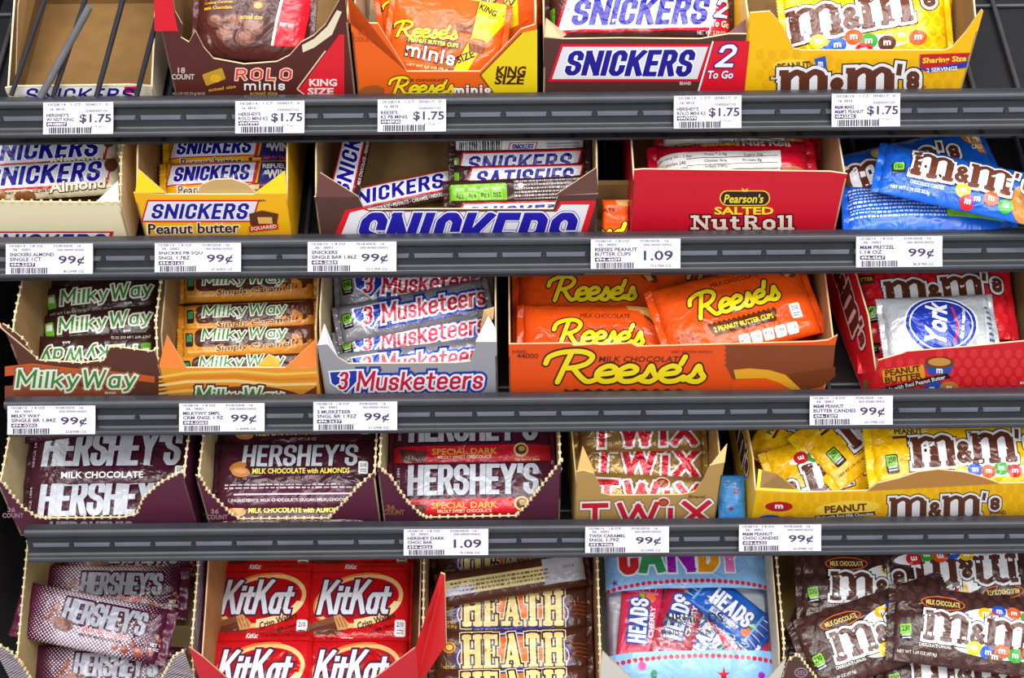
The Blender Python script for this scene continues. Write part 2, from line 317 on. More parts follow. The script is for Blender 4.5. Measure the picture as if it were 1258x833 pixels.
    def barcode(s, cx, cy, w, h, l, col=BLACK, n=26):
        rnd = random.Random(int(cx * 31 + cy * 7)); x = cx - w / 2
        while x < cx + w / 2:
            bw = w / n * rnd.choice((.4, .6, 1.0)); s.rect(x + bw / 2, cy, bw, h, col, l); x += bw + w / n * rnd.choice((.35, .5, .8))
    def lines(s, cx, cy, w, h, n, col, l, rot=0, fill=.55):
        """unreadably small print: broken rules"""
        rnd = random.Random(int(cx * 13 + cy * 5 + n)); s.push(cx, cy, rot)
        for i in range(n):
            y = h / 2 - h * (i + .5) / n; x = -w / 2
            while x < w / 2:
                ww = w * rnd.uniform(.012, .05); ww = min(ww, w / 2 - x); s.rect(x + ww / 2, y, ww, h / n * fill * rnd.uniform(.6, 1), col, l); x += ww + w * .011
        s.pop()
    def inside(s, top):
        """keeps only print that lies under the cut edge top (pixels, y down)"""
        def ok(p):
            for x, y in (p + [(sum(a for a, _ in p) / len(p), sum(b for _, b in p) / len(p))]):
                if x < top[0][0] - 1 or x > top[-1][0] + 1: return False
                for (xa, ya), (xb, yb) in zip(top, top[1:]):
                    if xa <= x <= xb and -y < ya + (yb - ya) * (x - xa) / max(xb - xa, 1e-6) - 1: return False
            return True
        s.P = [q for q in s.P if ok(q[2])]
    def to(s, mb, fmap, clip=None, grid=None, base=.00012, step=.00007, unit=1.0):
        """adds the print to mesh-builder mb; fmap(x, y, lift) -> local 3-D point"""
        by = {}
        for e in s.P: by.setdefault((e[0], e[1]), []).append((e[2], e[3] if len(e) > 3 else 0))
        for (l, m), ps in sorted(by.items(), key=lambda a: a[0][0]):
            bm = bmesh.new()
            for p, mz in ps:
                try: bm.faces.new([bm.verts.new((x, y, mz * 1000)) for x, y in p])
                except ValueError: pass
            if grid:
                bmesh.ops.triangulate(bm, faces=[f for f in bm.faces if len(f.verts) > 4])
                x0, x1, y0, y1 = clip
                for co, no in (((x0, 0, 0), (-1, 0, 0)), ((x1, 0, 0), (1, 0, 0)), ((0, y0, 0), (0, -1, 0)), ((0, y1, 0), (0, 1, 0))):
                    bmesh.ops.bisect_plane(bm, geom=bm.verts[:] + bm.edges[:] + bm.faces[:], plane_co=co, plane_no=no, clear_outer=True)
                for ax, cuts in grid:
                    for c in cuts:
                        v = (c, 0, 0) if ax == 0 else (0, c, 0); n = (1, 0, 0) if ax == 0 else (0, 1, 0)
                        bmesh.ops.bisect_plane(bm, geom=bm.verts[:] + bm.edges[:] + bm.faces[:], plane_co=v, plane_no=n)
                bmesh.ops.remove_doubles(bm, verts=bm.verts[:], dist=.001 * unit)
            bm.normal_update(); bm.verts.index_update()
            pts = [fmap(v.co.x, v.co.y, base + step * l + v.co.z / 1000) for v in bm.verts]
            fs = [tuple(v.index for v in (f.verts if f.normal.z > 0 else reversed(f.verts))) for f in bm.faces]
            mb.add(pts, fs, m, bool(grid)); bm.free()
# ------------------------------------------------------------------ shelves, rails, back panel
DARK = (54, 55, 63); DARKER = (20, 20, 23); RIDGE = (92, 93, 104)
def rail_profile(hh):
    c = hh / .027
    return [(.004, 0), (-.004, 0), (-.0056, -.0012), (-.006, -.003 * c), (-.0056, -.0052 * c), (-.003, -.0064 * c), (-.0022, -.0075 * c), (-.0022, -.0205 * c), (-.0032, -.0217 * c),
            (-.0062, -.0226 * c), (-.0066, -.0246 * c), (-.006, -.0262 * c), (-.004, -.027 * c), (.004, -.027 * c)]
def shelf(k, pxl, label, ends=0.46):
    z0, hh = ZT[k], ZT[k] - ZB[k]
    root = empty('display_shelf', Matrix.Translation((0, 0, z0)), label, 'shelf', None)
    xl = hit(pxl, RAIL[k][0] + 20, Vector((0, 0, 0)), Vector((0, 1, 0))).x; xr = ends
    pr = rail_profile(hh); n = len(pr); mb = MB(); m = mat(DARK, 'metal')
    sec = [(xl, 0), (xr, 0)]
    mb.add([(x, y, z) for x, _ in sec for y, z in pr], [(i, (i + 1) % n, n + (i + 1) % n, n + i) for i in range(n)], m)
    mb.add([(xl, y, z) for y, z in pr], [tuple(range(n))], m); mb.add([(xr, y, z) for y, z in pr], [tuple(reversed(range(n)))], m)
    i0 = mb.mid(mat((36, 37, 43), 'metal'))                  # recess faces coloured darker, the channel's shade put into the metal
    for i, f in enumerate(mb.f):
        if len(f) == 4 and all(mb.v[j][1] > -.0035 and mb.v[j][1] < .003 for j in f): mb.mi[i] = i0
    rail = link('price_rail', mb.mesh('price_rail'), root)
    mod = rail.modifiers.new('bevel', 'BEVEL'); mod.width = .0005; mod.segments = 2; mod.limit_method = 'ANGLE'
    mb = MB(); m2 = mat(RIDGE, 'metal'); x = xl + .004; zc = -.0138 * hh / .027
    while x < xr - .03:
        a, b = x, x + .0262; r0 = .0017
        mb.add([(a, -.0022, zc - r0), (b, -.0022, zc - r0), (b, -.0022, zc + r0), (a, -.0022, zc + r0), (a + .0006, -.0038, zc - r0 * .5), (b - .0006, -.0038, zc - r0 * .5), (b - .0006, -.0038, zc + r0 * .5), (a + .0006, -.0038, zc + r0 * .5)],
               [(4, 5, 6, 7), (0, 1, 5, 4), (1, 2, 6, 5), (2, 3, 7, 6), (3, 0, 4, 7)], m2)
        mb.add([(b + .0014 + .0012 * math.cos(t), y, zc - .0004 + .0014 * math.sin(t)) for y in (-.0022, -.0032) for t in [2 * math.pi * j / 8 for j in range(8)]],
               [(j, (j + 1) % 8, 8 + (j + 1) % 8, 8 + j) for j in range(8)] + [tuple(range(8, 16))], mat((40, 40, 46), 'metal'))
        x += .029
    link('ridge_strip', mb.mesh('ridge_strip'), root)
    D = .245
    mb = MB(); o = OK[k] - Vector((0, 0, z0))
    pts = [o + XA * xl - NA * .006 - SA * .006, o + XA * xr - NA * .006 - SA * .006, o + XA * xr - NA * .006 + SA * D, o + XA * xl - NA * .006 + SA * D]
    mb.slab(pts, -NA * .002, mat((30, 30, 34), 'metal'), mat(DARKER, 'metal'), mat(DARK, 'metal'))
    link('shadow_deck', mb.mesh('shadow_deck'), root)  # dark sheet added below the wires as the black shadow between them
    mb = MB(); x = xl + .012; mw = mat((66, 66, 72), 'metal')
    while x < xr:
        mb.tube([o + XA * x - NA * .0022 - SA * .004, o + XA * x - NA * .0022 + SA * (D - .01)], .0018, mw, 6); x += .0295
    for s in (.03, .12, .21): mb.tube([o + XA * xl - NA * .0046 + SA * s, o + XA * xr - NA * .0046 + SA * s], .0016, mw, 6)
    link('wire_grid', mb.mesh('wire_grid'), root)
    return root

# ------------------------------------------------------------------ display boxes
CARD = .0011
def box(k, top, depth, col, label, art=None, sl=None, sr=None, perf=False, inner=KRAFT, edge=PALE, back=.05, cat='box', group=None, s0=S0, sidecol=None, bottomin=0, outer_art=None, splay=0):
    """top: the cut top edge of the front panel in pixels, left to right; sl / sr: side panel outlines (s, n) in metres from front to back"""
    settle(); NOW['k'] = k
    P = [fr(x, y, k, s0) for x, y in top]; x0, x1 = P[0][0], P[-1][0]
    base = pos(k, (x0 + x1) / 2, s0, 0); M = Matrix((XA, SA, NA)).transposed().to_4x4(); M.translation = base
    root = empty('display_box', M, label, cat, group); cx = (x0 + x1) / 2; hw = (x1 - x0) / 2
    kind = 'card'; mo, mi_, me_ = mat(col, kind), mat(inner, 'kraft'), mat(edge, 'kraft')
    ms = mat(sidecol or col, kind)
    mb = MB(); pts = [(-hw, 0, 0), (hw, 0, 0)] + [(x - cx, 0, n) for x, n in reversed(P)]
    mb.slab(pts, Vector((0, CARD, 0)), mo, mi_, me_)
    if art:
        A = Art('card'); art(A); A.inside(top)
        def fm(px, py, l):
            x, n = fr(px, -py, k, s0); return (x - cx, -l, max(n, .0003))
        A.to(mb, fm)
    front = link('front_panel', mb.mesh('front_panel'), root)
    if perf:
        mb = MB(); mp = mat((226, 206, 160), 'kraft'); L = [Vector((x - cx, CARD / 2, n)) for x, n in P]; step = perf if isinstance(perf, float) else .0062; r = .0007 if isinstance(perf, float) else .0010
        for a, b in zip(L, L[1:]):
            ln = (b - a).length
            for i in range(int(ln / step) + 1):
                p = a.lerp(b, min(1, (i + .5) * step / ln)) if ln else a
                mb.add([(p.x + r * math.cos(t), p.y + y, p.z + r * math.sin(t)) for y in (-.0012, .0012) for t in [2 * math.pi * j / 6 for j in range(6)]],
                       [(j, (j + 1) % 6, 6 + (j + 1) % 6, 6 + j) for j in range(6)] + [tuple(reversed(range(6))), tuple(range(6, 12))], mp)
        link('perforated_edge', mb.mesh('perforated_edge'), front)
    for sgn, so, H0 in ((-1, sl, P[0][1]), (1, sr, P[-1][1])):
        if so is None: so = [(0, H0), (depth, back)]
        mb = MB(); X_ = lambda s: sgn * hw - (splay * s / depth if sgn < 0 else 0)
        pts = [(sgn * hw, 0, 0), (X_(depth), depth, 0)] + [(X_(s), s, n) for s, n in reversed(so)]
        mb.slab(pts, Vector((-sgn * CARD, 0, 0)), ms, mi_, me_)
        if outer_art and sgn in outer_art:
            A = Art('card'); outer_art[sgn](A); A.to(mb, (lambda s, n, l: (X_(s / 1000) + sgn * l, s / 1000, n / 1000)))
        sd = link('side_panel', mb.mesh('side_panel'), root)
        if perf and so[0] != so[-1]:
            mb = MB(); mp = mat((226, 206, 160), 'kraft'); L = [Vector((X_(s) - sgn * CARD / 2, s, n)) for s, n in so]
            for a, b in zip(L, L[1:]):
                ln = (b - a).length
                for i in range(int(ln / .007) + 1):
                    p = a.lerp(b, min(1, (i + .5) * .007 / ln)) if ln else a
                    mb.add([(p.x + y, p.y + .001 * math.cos(t), p.z + .001 * math.sin(t)) for y in (-.0011, .0011) for t in [2 * math.pi * j / 6 for j in range(6)]],
                           [(j, (j + 1) % 6, 6 + (j + 1) % 6, 6 + j) for j in range(6)] + [tuple(reversed(range(6))), tuple(range(6, 12))], mp)
            link('perforated_edge', mb.mesh('perforated_edge'), sd)
    mb = MB(); mb.slab([(hw, depth, 0), (-hw - splay, depth, 0), (-hw - splay, depth, back), (hw, depth, back)], Vector((0, -CARD, 0)), ms, mi_, me_)
    link('back_panel', mb.mesh('back_panel'), root)
    mb = MB(); mb.slab([(-hw, 0, 0), (-hw - splay, depth, 0), (hw, depth, 0), (hw, 0, 0)], Vector((0, 0, CARD)), ms, mi_, me_)
    link('bottom_panel', mb.mesh('bottom_panel'), root)
    root['_c'] = (cx, hw, k, s0, splay / depth); NOW['box'] = root
    q = [[(-hw, 0, 0), (hw, 0, 0)] + [(x - cx, 0, n) for x, n in reversed(P)], (0, CARD, 0)]; BOXP[root.name] = [q]
    for sgn, so, H0 in ((-1, sl, P[0][1]), (1, sr, P[-1][1])):
        so = so or [(0, H0), (depth, back)]; xf = lambda s: sgn * hw - (splay * s / depth if sgn < 0 else 0); BOXP[root.name].append(([(sgn * hw, 0, 0), (xf(depth), depth, 0)] + [(xf(s), s, n) for s, n in reversed(so)], (-sgn * CARD, 0, 0)))
    BOXP[root.name] += [([(hw, depth, 0), (-hw - splay, depth, 0), (-hw - splay, depth, back), (hw, depth, back)], (0, -CARD, 0)), ([(-hw, 0, 0), (-hw - splay, depth, 0), (hw, depth, 0), (hw, 0, 0)], (0, 0, CARD))]
    return root
def card_flap(root, pts, col, name='flap', inner=KRAFT, edge=PALE, art=None):
    """extra flap of a box: local 3-D points (x, s, n)"""
    mb = MB(); a = [Vector(p) for p in pts]; n = (a[1] - a[0]).cross(a[2] - a[0]).normalized()
    if n.dot(Vector((0, -.7, .7))) < 0: n = -n
    mb.slab(a, -n * CARD, mat(col, 'card'), mat(inner, 'kraft'), mat(edge, 'kraft'))
    return link(name, mb.mesh(name), root)
def loc(root, px, py, s):
    """pixel -> local (x, s, n) of a box, on the plane s metres behind its front"""
    cx, hw, k, s0, _ = root['_c']; x, n = fr(px, py, int(k), s0 + s); return (x - cx, s, n)

# ------------------------------------------------------------------ letting the sweets come to rest against each other and the box
from mathutils.bvhtree import BVHTree
NOW = {'box': None, 'packs': [], 'k': 1}
def slab_tree(pts, off):
    n = len(pts); v = [Vector(p) for p in pts] + [Vector(p) + off for p in pts]
    f = [tuple(range(n)), tuple(range(n, 2 * n))] + [(i, (i + 1) % n, n + (i + 1) % n, n + i) for i in range(n)]
    return BVHTree.FromPolygons(v, f)
def settle():
    trees = []; b = NOW['box']; k = NOW['k']
    if b:
        Mb = b.matrix_world
        for pts, off in BOXP[b.name]: trees.append(slab_tree([Mb @ Vector(p) for p in pts], (Mb.to_3x3() @ Vector(off))))
    o = OK[k]; trees.append(slab_tree([o + XA * -.6 - NA * .0004, o + XA * .6 - NA * .0004, o + XA * .6 - NA * .0004 + SA * .25, o + XA * -.6 - NA * .0004 + SA * .25], -NA * .006))
    y0, y1 = -.007, .0045; trees.append(slab_tree([(-.6, y0, ZB[k]), (.6, y0, ZB[k]), (.6, y1, ZB[k]), (-.6, y1, ZB[k])], Vector((0, 0, ZT[k] - ZB[k]))))
    if k > 1:
        j = k - 1; trees.append(slab_tree([(-.6, y0, ZB[j]), (.6, y0, ZB[j]), (.6, y1, ZB[j]), (-.6, y1, ZB[j])], Vector((0, 0, ZT[j] - ZB[j]))))
        o = OK[j] - NA * .006; trees.append(slab_tree([o + XA * -.6, o + XA * .6, o + XA * .6 + SA * .25, o + XA * -.6 + SA * .25], -NA * .002))
    for root, d, mode in NOW['packs']:
        M = root.matrix_world.copy()
        if b: Mb = b.matrix_world
        if b and mode != 'free':                             # keep it between the side walls
            cx, hw, _, _, sp_ = b['_c']; Mi = Mb.inverted() @ M; d2 = max(0, sp_ * (Mi.translation.y - .015)); lim = hw - CARD - .0006 + d2 / 2; Mb = Mb @ Matrix.Translation((-d2 / 2, 0, 0)); Mi = Mb.inverted() @ M
            xs = [(Mi @ v).x for v in d.proxy[0]]; lo, hi = min(xs), max(xs)
            if hi - lo > 2 * lim and hi - lo < 2.5 * lim:
                q = 2 * lim / (hi - lo); M = M @ Matrix.Diagonal((max(q, .86), max(q, .93), 1, 1)); Mi = Mb.inverted() @ M
                xs = [(Mi @ v).x for v in d.proxy[0]]; lo, hi = min(xs), max(xs)
            sh = 0
            if lo < -lim: sh = min(-lim - lo, .008)
            elif hi > lim: sh = max(lim - hi, -.008)
            M = Matrix.Translation(XA * sh) @ M
        vd = (CO - M.translation).normalized(); best = None
        for a in sorted([i * .001 for i in {'back': range(-11, 2), 'fwd': range(-2, 14), 'fixed': (0,), 'free': (0,)}[mode]], key=abs):
            M2 = Matrix.Translation(vd * a) @ M
            t = BVHTree.FromPolygons([M2 @ v for v in d.proxy[0]], d.proxy[1]); c = sum(len(t.overlap(q)) for q in trees) + abs(a) * 2500
            if best is None or c < best[0]: best = (c, M2, t)
            if c == abs(a) * 2500: break
        root.matrix_world = best[1]; trees.append(best[2])
    NOW['packs'] = []; NOW['box'] = None
BOXP = {}
# ------------------------------------------------------------------ wrapped bars and pouches
class Design: pass
def design(name, Lp, Hp, ref, art, col, delta=0, t=.012, seal=9, prof='bar', seed=1, wr=.0005, kind='film', sealcol=None, cell=.0042, teeth=.0022, fsk=None):
    """Lp, Hp: length and height in photo pixels where it is seen at ref = (k, px, py, n); art draws in those pixels about the centre"""
    d = Design(); k, px, py, n = ref; x, s = fl(px, py, k, n)
    su = scale_at(pos(k, x, s, n)); fs = fsk or math.sin(PITCH + TILT + R(delta)); sv = su / fs
    d.su, d.fs, d.delta, d.name, d.t = su, fs, delta, name, t
    L, Wd, e = Lp * su, Hp * sv, seal * su; hl, hw = L / 2 - e, Wd / 2
    pu, pv, qv = {'bar': (8, 4.5, .5), 'round': (6, 2.4, .6), 'pouch': (3.2, 2.4, .75), 'flat': (14, 10, .5)}[prof]
    def hgt(u, v):
        a = max(0.0, 1 - abs(u / hl) ** pu) ** .5; b = max(0.0, 1 - abs(v / hw) ** pv) ** qv
        z = t * .5 * a * b
        q = noise.noise((u * 90 + seed * 7.3, v * 90, seed * 3.1)) + .3 * noise.noise((u * 170, v * 170 + seed, seed * 1.7))
        z += wr * q * min(1.0, a * b * 1.6)
        dist = hl - abs(u); z += wr * 1.5 * math.sin(v / hw * 11 + seed + 2.5 * noise.noise((v * 60, seed, u))) * math.exp(-dist / .010) * min(1, dist / .003) * b
        return max(z, .0003)
    nu, nv = max(8, int(2 * hl / cell)), max(8, int(2 * hw / cell * 1.3))
    cu = [hl * (lambda t_: math.copysign(1 - (1 - abs(t_)) ** 1.35, t_))(-1 + 2 * i / nu) for i in range(nu + 1)]
    cv = [hw * (lambda t_: math.copysign(1 - (1 - abs(t_)) ** 1.5, t_))(-1 + 2 * j / nv) for j in range(nv + 1)]
    mb = MB(); mo = mat(col, kind)
    top = [(u, v, hgt(u, v)) for v in cv for u in cu]; bot = [(u, v, -max(.0003, hgt(u, -v) * .85)) for v in cv for u in cu]
    q = lambda i, j: j * (nu + 1) + i
    mb.add(top, [(q(i, j), q(i + 1, j), q(i + 1, j + 1), q(i, j + 1)) for j in range(nv) for i in range(nu)], mo, True)
    mb.add(bot, [(q(i, j + 1), q(i + 1, j + 1), q(i + 1, j), q(i, j)) for j in range(nv) for i in range(nu)], mo, True)
    b0 = 0; N = len(top)
    rim = [q(i, 0) for i in range(nu + 1)] + [q(nu, j) for j in range(1, nv + 1)] + [q(i, nv) for i in range(nu - 1, -1, -1)] + [q(0, j) for j in range(nv - 1, 0, -1)]
    for a, b in zip(rim, rim[1:] + rim[:1]): mb.f.append((a, N + a, N + b, b)); mb.mi.append(mb.mid(mo)); mb.sm.append(False)
    A = Art(kind); art(A)
    import bisect
    def gz(u, v):                                            # height on the facets themselves, so that print lies on them
        i = min(max(bisect.bisect_right(cu, u) - 1, 0), nu - 1); j = min(max(bisect.bisect_right(cv, v) - 1, 0), nv - 1)
        a = (u - cu[i]) / (cu[i + 1] - cu[i]); b = (v - cv[j]) / (cv[j + 1] - cv[j])
        z = lambda i_, j_: top[j_ * (nu + 1) + i_][2]
        return (z(i, j) * (1 - a) + z(i + 1, j) * a) * (1 - b) + (z(i, j + 1) * (1 - a) + z(i + 1, j + 1) * a) * b
    A.to(mb, lambda x, y, l: (x * su, y * sv, gz(x * su, y * sv) + l), clip=(-hl / su, hl / su, -hw / sv, hw / sv),
         grid=[(0, [c / su for c in cu[1:-1]]), (1, [c / sv for c in cv[1:-1]])], base=.00028, step=.0001)
    d.mesh = mb.mesh('wrapper'); d.seals = []
    gu = [-hl - e] + [hl * (-1 + 2 * i / 10) for i in range(11)] + [hl + e]; gv = [hw * math.sin(math.pi / 2 * (-1 + 2 * j / 8)) for j in range(9)]; w_ = len(gu)
    hz = lambda u, v: hgt(u, v) if abs(u) < hl else .0004
    d.proxy = ([Vector((u, v, hz(u, v))) for v in gv for u in gu] + [Vector((u, v, -hz(u, -v) * .85)) for v in gv for u in gu],
               [tuple(o + j * w_ + i + q_ for q_ in (0, 1, w_ + 1, w_)) for o in (0, w_ * 9) for j in range(8) for i in range(w_ - 1)]); d.half = hl + e
    if seal:
        for sg in (-1, 1):
            mb = MB(); nt = max(6, int(Wd / teeth)); ncol = 6; V = []; Fc = []
            for j in range(nt * 2 + 1):
                v = -hw + Wd * j / (nt * 2)
                for i in range(ncol + 1):
                    f = i / ncol; u = hl - .0004 + (e + .0004) * f
                    if i == ncol: u -= (.0 if j % 2 else teeth * .45)
                    z = .0004 * math.sin(i * 3.0) + .0012 * f * noise.noise((v * 70, seed + sg, 3)) * 2 - .0008 * f + .0009 * math.sin(v / hw * 11 + seed) * (1 - f)
                    V.append((sg * u, v, z))
            w = ncol + 1; fc = [(j * w + i, j * w + i + 1, (j + 1) * w + i + 1, (j + 1) * w + i) for j in range(nt * 2) for i in range(ncol)]
            ms = mat(sealcol or col, kind)
            if sg < 0: fc = [tuple(reversed(f)) for f in fc]
            mb.add(V, fc, ms, True); mb.add([(a, b, c - .0003) for a, b, c in V], [tuple(reversed(f)) for f in fc], ms, True)
            d.seals.append(mb.mesh('crimped_seal'))
    return d
def pack(d, k, px, py, rot, n, label, group=None, delta=None, name='candy_bar', cat='candy bar', roll=0, yaw=0, mode=None):
    """one wrapped sweet: centre at pixel (px, py) on the plane n above the sloping shelf, tilted delta from it, turned rot degrees as seen"""
    dl = R(d.delta if delta is None else delta); x, s = fl(px, py, k, n)
    V = SA * math.cos(dl) + NA * math.sin(dl); Nn = NA * math.cos(dl) - SA * math.sin(dl)
    M = Matrix((XA, V, Nn)).transposed().to_4x4(); M.translation = pos(k, x, s, n)
    fs = math.sin(PITCH + TILT + dl); a = math.atan2(math.sin(R(rot)) / fs, math.cos(R(rot)))
    M = M @ Matrix.Rotation(a, 4, 'Z')
    if roll: M = M @ Matrix.Rotation(R(roll), 4, 'X')
    if yaw: M = M @ Matrix.Rotation(R(yaw), 4, 'Y')
    root = empty(name, M, label, cat, group); NOW['packs'].append((root, d, mode or ('back' if name == 'candy_bar' else 'fwd')))
    link('wrapper', d.mesh, root)
    for s_ in d.seals: link('crimped_seal', s_, root)
    return root

# ------------------------------------------------------------------ price tags
INK = (66, 52, 84)
def price_tag(quad, k, name1, name2, code, price, label, foot, dollar=False):
    """quad: pixel x0, y0, x1, y1, slope (drop to the right, px)"""
    x0, y0, x1, y1, sl = quad; O = Vector((0, -.0071, 0)); Y = Vector((0, 1, 0)); w, h = x1 - x0, y1 - y0
    def at(u, v, lift=0):                                    # u, v in 0..110 x 0..38, v downwards
        p = hit(x0 + w * u / 110 + (sl * .25 * (v / 38)), y0 + h * v / 38 + sl * u / 110, O, Y); bow = .0005 * math.sin(math.pi * v / 38)
        return (p.x, p.y - lift + bow, p.z)
    c = Vector(at(55, 38)); mb = MB(); n = 6
    grid = [(u, v) for v in [38 * j / n for j in range(n + 1)] for u in (0, 110)]
    P = [Vector(at(u, v)) - c for u, v in grid]; mp = mat((216, 215, 224), 'paper')
    mb.add(P + [p + Vector((0, .0004, 0)) for p in P], [(2 * j + 2, 2 * j + 3, 2 * j + 1, 2 * j) for j in range(n)] + [(2 * n + 2 + 2 * j, 2 * n + 3 + 2 * j, 2 * n + 5 + 2 * j, 2 * n + 4 + 2 * j) for j in range(n)], mp)
    A = Art('paper'); A.push(0, 0)
    a = lambda t, x, y, hh, b, ww=None, col=INK: A.text(t, x, -y, ww, hh, col, 1, b=b)
    if dollar:
        a('10/28/14   1 CT   004017   0', 55, 2.6, 3.0, .0, 94); a('16  0010', 22, 8.2, 3.2, .01, 22); a('03400047103', 84, 10.5, 2.8, 0, 34)
        for i, t in enumerate([name1, name2] + ([code[1]] if len(code) > 1 else [])): a(t, 5 + len(t) * 1.95, 15.4 + 5.2 * i, 4.2, .018, len(t) * 3.9)
        a(price, 82, 20, 11.5, .02, 50); a('$1.75 per CT', 88, 29.5, 2.8, 0, 26)
    else:
        a('10/28/14   1.8 OZ', 26, 2.4, 2.8, 0, 42); a('FOR/SIDE   16', 78, 2.6, 2.8, 0, 34); a('36   0001', 20, 7.2, 3, .005, 22); a('000-40000-00432', 82, 7.6, 2.6, 0, 34)
        for i, t in enumerate([name1, name2]): a(t, 5 + min(len(t) * 2.0, 28), 13.4 + 6.0 * i, 4.6, .018, min(len(t) * 4.0, 56))
        a(price, 83, 21.5, 12.5, .016, 36 if len(price) > 3 else 33); a(foot, 86, 34.6, 2.9, .005, 26)
    cw = 30 if not dollar else 30
    A.rect(6 + cw / 2, -26.2, cw + 2, 4.8, (50, 38, 66), 1); A.text(code[0], 6 + cw / 2, -26.2, cw, 3.4, (240, 240, 245), 2, b=.012)
    A.barcode(30 if not dollar else 42, -33.6, 46 if not dollar else 66, 7.2, 1, (40, 30, 52), 30); A.pop()
    A.to(mb, lambda x, y, l: tuple(Vector(at(x, -y, l)) - c))
    o = link('price_tag', mb.mesh('price_tag'), None, Matrix.Translation(c)); tag(o, label, 'price tag'); return o
# ------------------------------------------------------------------ the fixture
for k, xl, lb in ((1, -60, 'topmost dark grey shelf with a ribbed price rail'), (2, -40, 'second dark grey shelf from the top, with five white price tags'), (3, 9, 'third dark grey shelf from the top, under the orange peanut cup box'),
                  (4, 34, 'fourth dark grey shelf from the top, under the gold and maroon boxes'), (5, 45, 'lowest dark shelf, mostly below the picture, under the red wafer packs')):
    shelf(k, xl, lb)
mb = MB(); mb.box(-2.2, 2.2, -3.4, .5, -1.25, -1.2, mat((150, 148, 146), 'matte')); o = link('floor', mb.mesh('floor')); tag(o, kind='structure')
mb = MB(); mb.box(-2.2, 2.2, .40, .5, -1.2, 1.2, mat((110, 110, 112), 'matte')); o = link('wall_back', mb.mesh('wall_back')); tag(o, kind='structure')
mb = MB(); mb.box(-.62, .62, .30, .306, -.40, .45, mat((34, 34, 38), 'metal'))
for z in range(12): mb.box(-.62, .62, .2985, .30, -.38 + z * .07, -.377 + z * .07, mat((20, 20, 22), 'metal'))
tag(link('fixture_back_panel', mb.mesh('fixture_back_panel')), 'dark metal back panel behind all the sloping shelves', 'panel')
mb = MB(); mb.box(-.43, -.405, .004, .03, -.40, -.04, mat((26, 26, 30), 'metal')); mb.box(-.43, -.395, .03, .30, -.40, .45, mat((30, 30, 33), 'metal'))
tag(link('upright_post', mb.mesh('upright_post')), 'black upright at the end of the shelves, beside the maroon boxes', 'post')

# ------------------------------------------------------------------ logos that repeat
def L_snick(A, cx, cy, w, h, l, rot=0, word='SNICKERS', sh=.26, frame=1.0, silver=(226, 226, 236)):
    A.push(cx, cy, rot)
    if frame:
        A.rect(0, 0, w * 1.13, h * 1.44, RED, l, sh=sh * 1.3); A.rect(0, 0, w * 1.13 - h * .22 * frame, h * 1.44 - h * .2 * frame, silver, l + 1, sh=sh * 1.3)
    A.logo(word, 0, 0, w, h, [((30, 20, 146), 0), ((250, 250, 255), h * .045)], l + 2, sh=sh, tx=.28, ty=.22, gap=.36, taper=-.05); A.pop()
def L_mm(A, cx, cy, w, h, l, rot=0, word="m&m's", g=1.0, out=BLACK, body=CHOC):
    A.logo(word, cx, cy, w, h, [(body, 0), ((238, 238, 242), h * .075 * g), (out, h * .105 * g)], l, rot=rot, tx=.32, ty=.22, font=SERIF, gap=.36, sh=.06)
def L_hersh(A, cx, cy, w, h, l, rot=0, col=(186, 190, 200), sh=.06):
    A.logo("HERSHEY'S", cx + h * .03, cy - h * .03, w, h, [((46, 14, 30), h * .02)], l, rot=rot, sh=sh, tx=.225, ty=.17, gap=.3)
    A.logo("HERSHEY'S", cx, cy, w, h, [(col, 0)], l + 1, rot=rot, sh=sh, tx=.225, ty=.17, gap=.3)
def L_reese(A, cx, cy, w, h, l, rot=0, out=(70, 30, 14)):
    A.logo("Reese's", cx, cy, w, h, [((250, 226, 30), 0), (out, h * .045)], l, rot=rot, sh=.12, tx=.19, ty=.17, font=SCRIPT, gap=.03, sq=False)
def L_milky(A, cx, cy, w, h, l, rot=0, out2=None):
    cols = [((64, 140, 58), 0), ((246, 244, 230), h * .085)] + ([(out2, h * .16)] if out2 else [])
    A.logo('MilkyWay', cx, cy, w, h, cols, l, rot=rot, sh=.14, tx=.19, ty=.16, gap=.29, rise={0: 1.12, 5: 1.12})
def L_musk(A, cx, cy, w, h, l, rot=0, word='Musketeers'):
    A.push(cx, cy, rot); x0 = -w / 2
    A.logo(word, h * .48, -h * .02, w - h * 1.05, h * .82, [((206, 24, 66), 0), ((246, 246, 252), h * .08), ((30, 58, 168), h * .17)], l, sh=.16, tx=.19, ty=.16, gap=.27, rise={0: 1.1})
    sx = x0 + h * .5
    A.poly([(sx - h * .62, h * .42), (sx + h * .62, h * .48), (sx + h * .6, -h * .05), (sx + h * .1, -h * .58), (sx - h * .55, -h * .1)], (246, 246, 252), l + 3)
    A.poly([(sx - h * .55, h * .36), (sx + h * .55, h * .41), (sx + h * .53, -h * .03), (sx + h * .08, -h * .49), (sx - h * .48, -h * .08)], (30, 58, 168), l + 4)
    A.logo('3', sx, h * .02, h * .5, h * .72, [((206, 24, 66), 0), ((246, 246, 252), h * .06)], l + 5, sh=.15, tx=.22, ty=.16); A.pop()
def L_twix(A, cx, cy, w, h, l, rot=0, sh=-.02, ring=True):
    A.push(cx, cy, rot)
    A.logo('TW|X', 0, 0, w, h, [((214, 26, 44), 0), ((244, 244, 246), h * .075), ((150, 110, 60), h * .11)], l, sh=.04, tx=.27, ty=.25, gap=.33)
    if ring:
        x_ = w * .135; A.ell(x_, h * .46, h * .27, h * .22, (244, 244, 246), l + 1); A.ell(x_, h * .46, h * .22, h * .17, (214, 26, 44), l + 3); A.ell(x_, h * .46, h * .14, h * .1, (150, 112, 54), l + 4)
    A.pop()
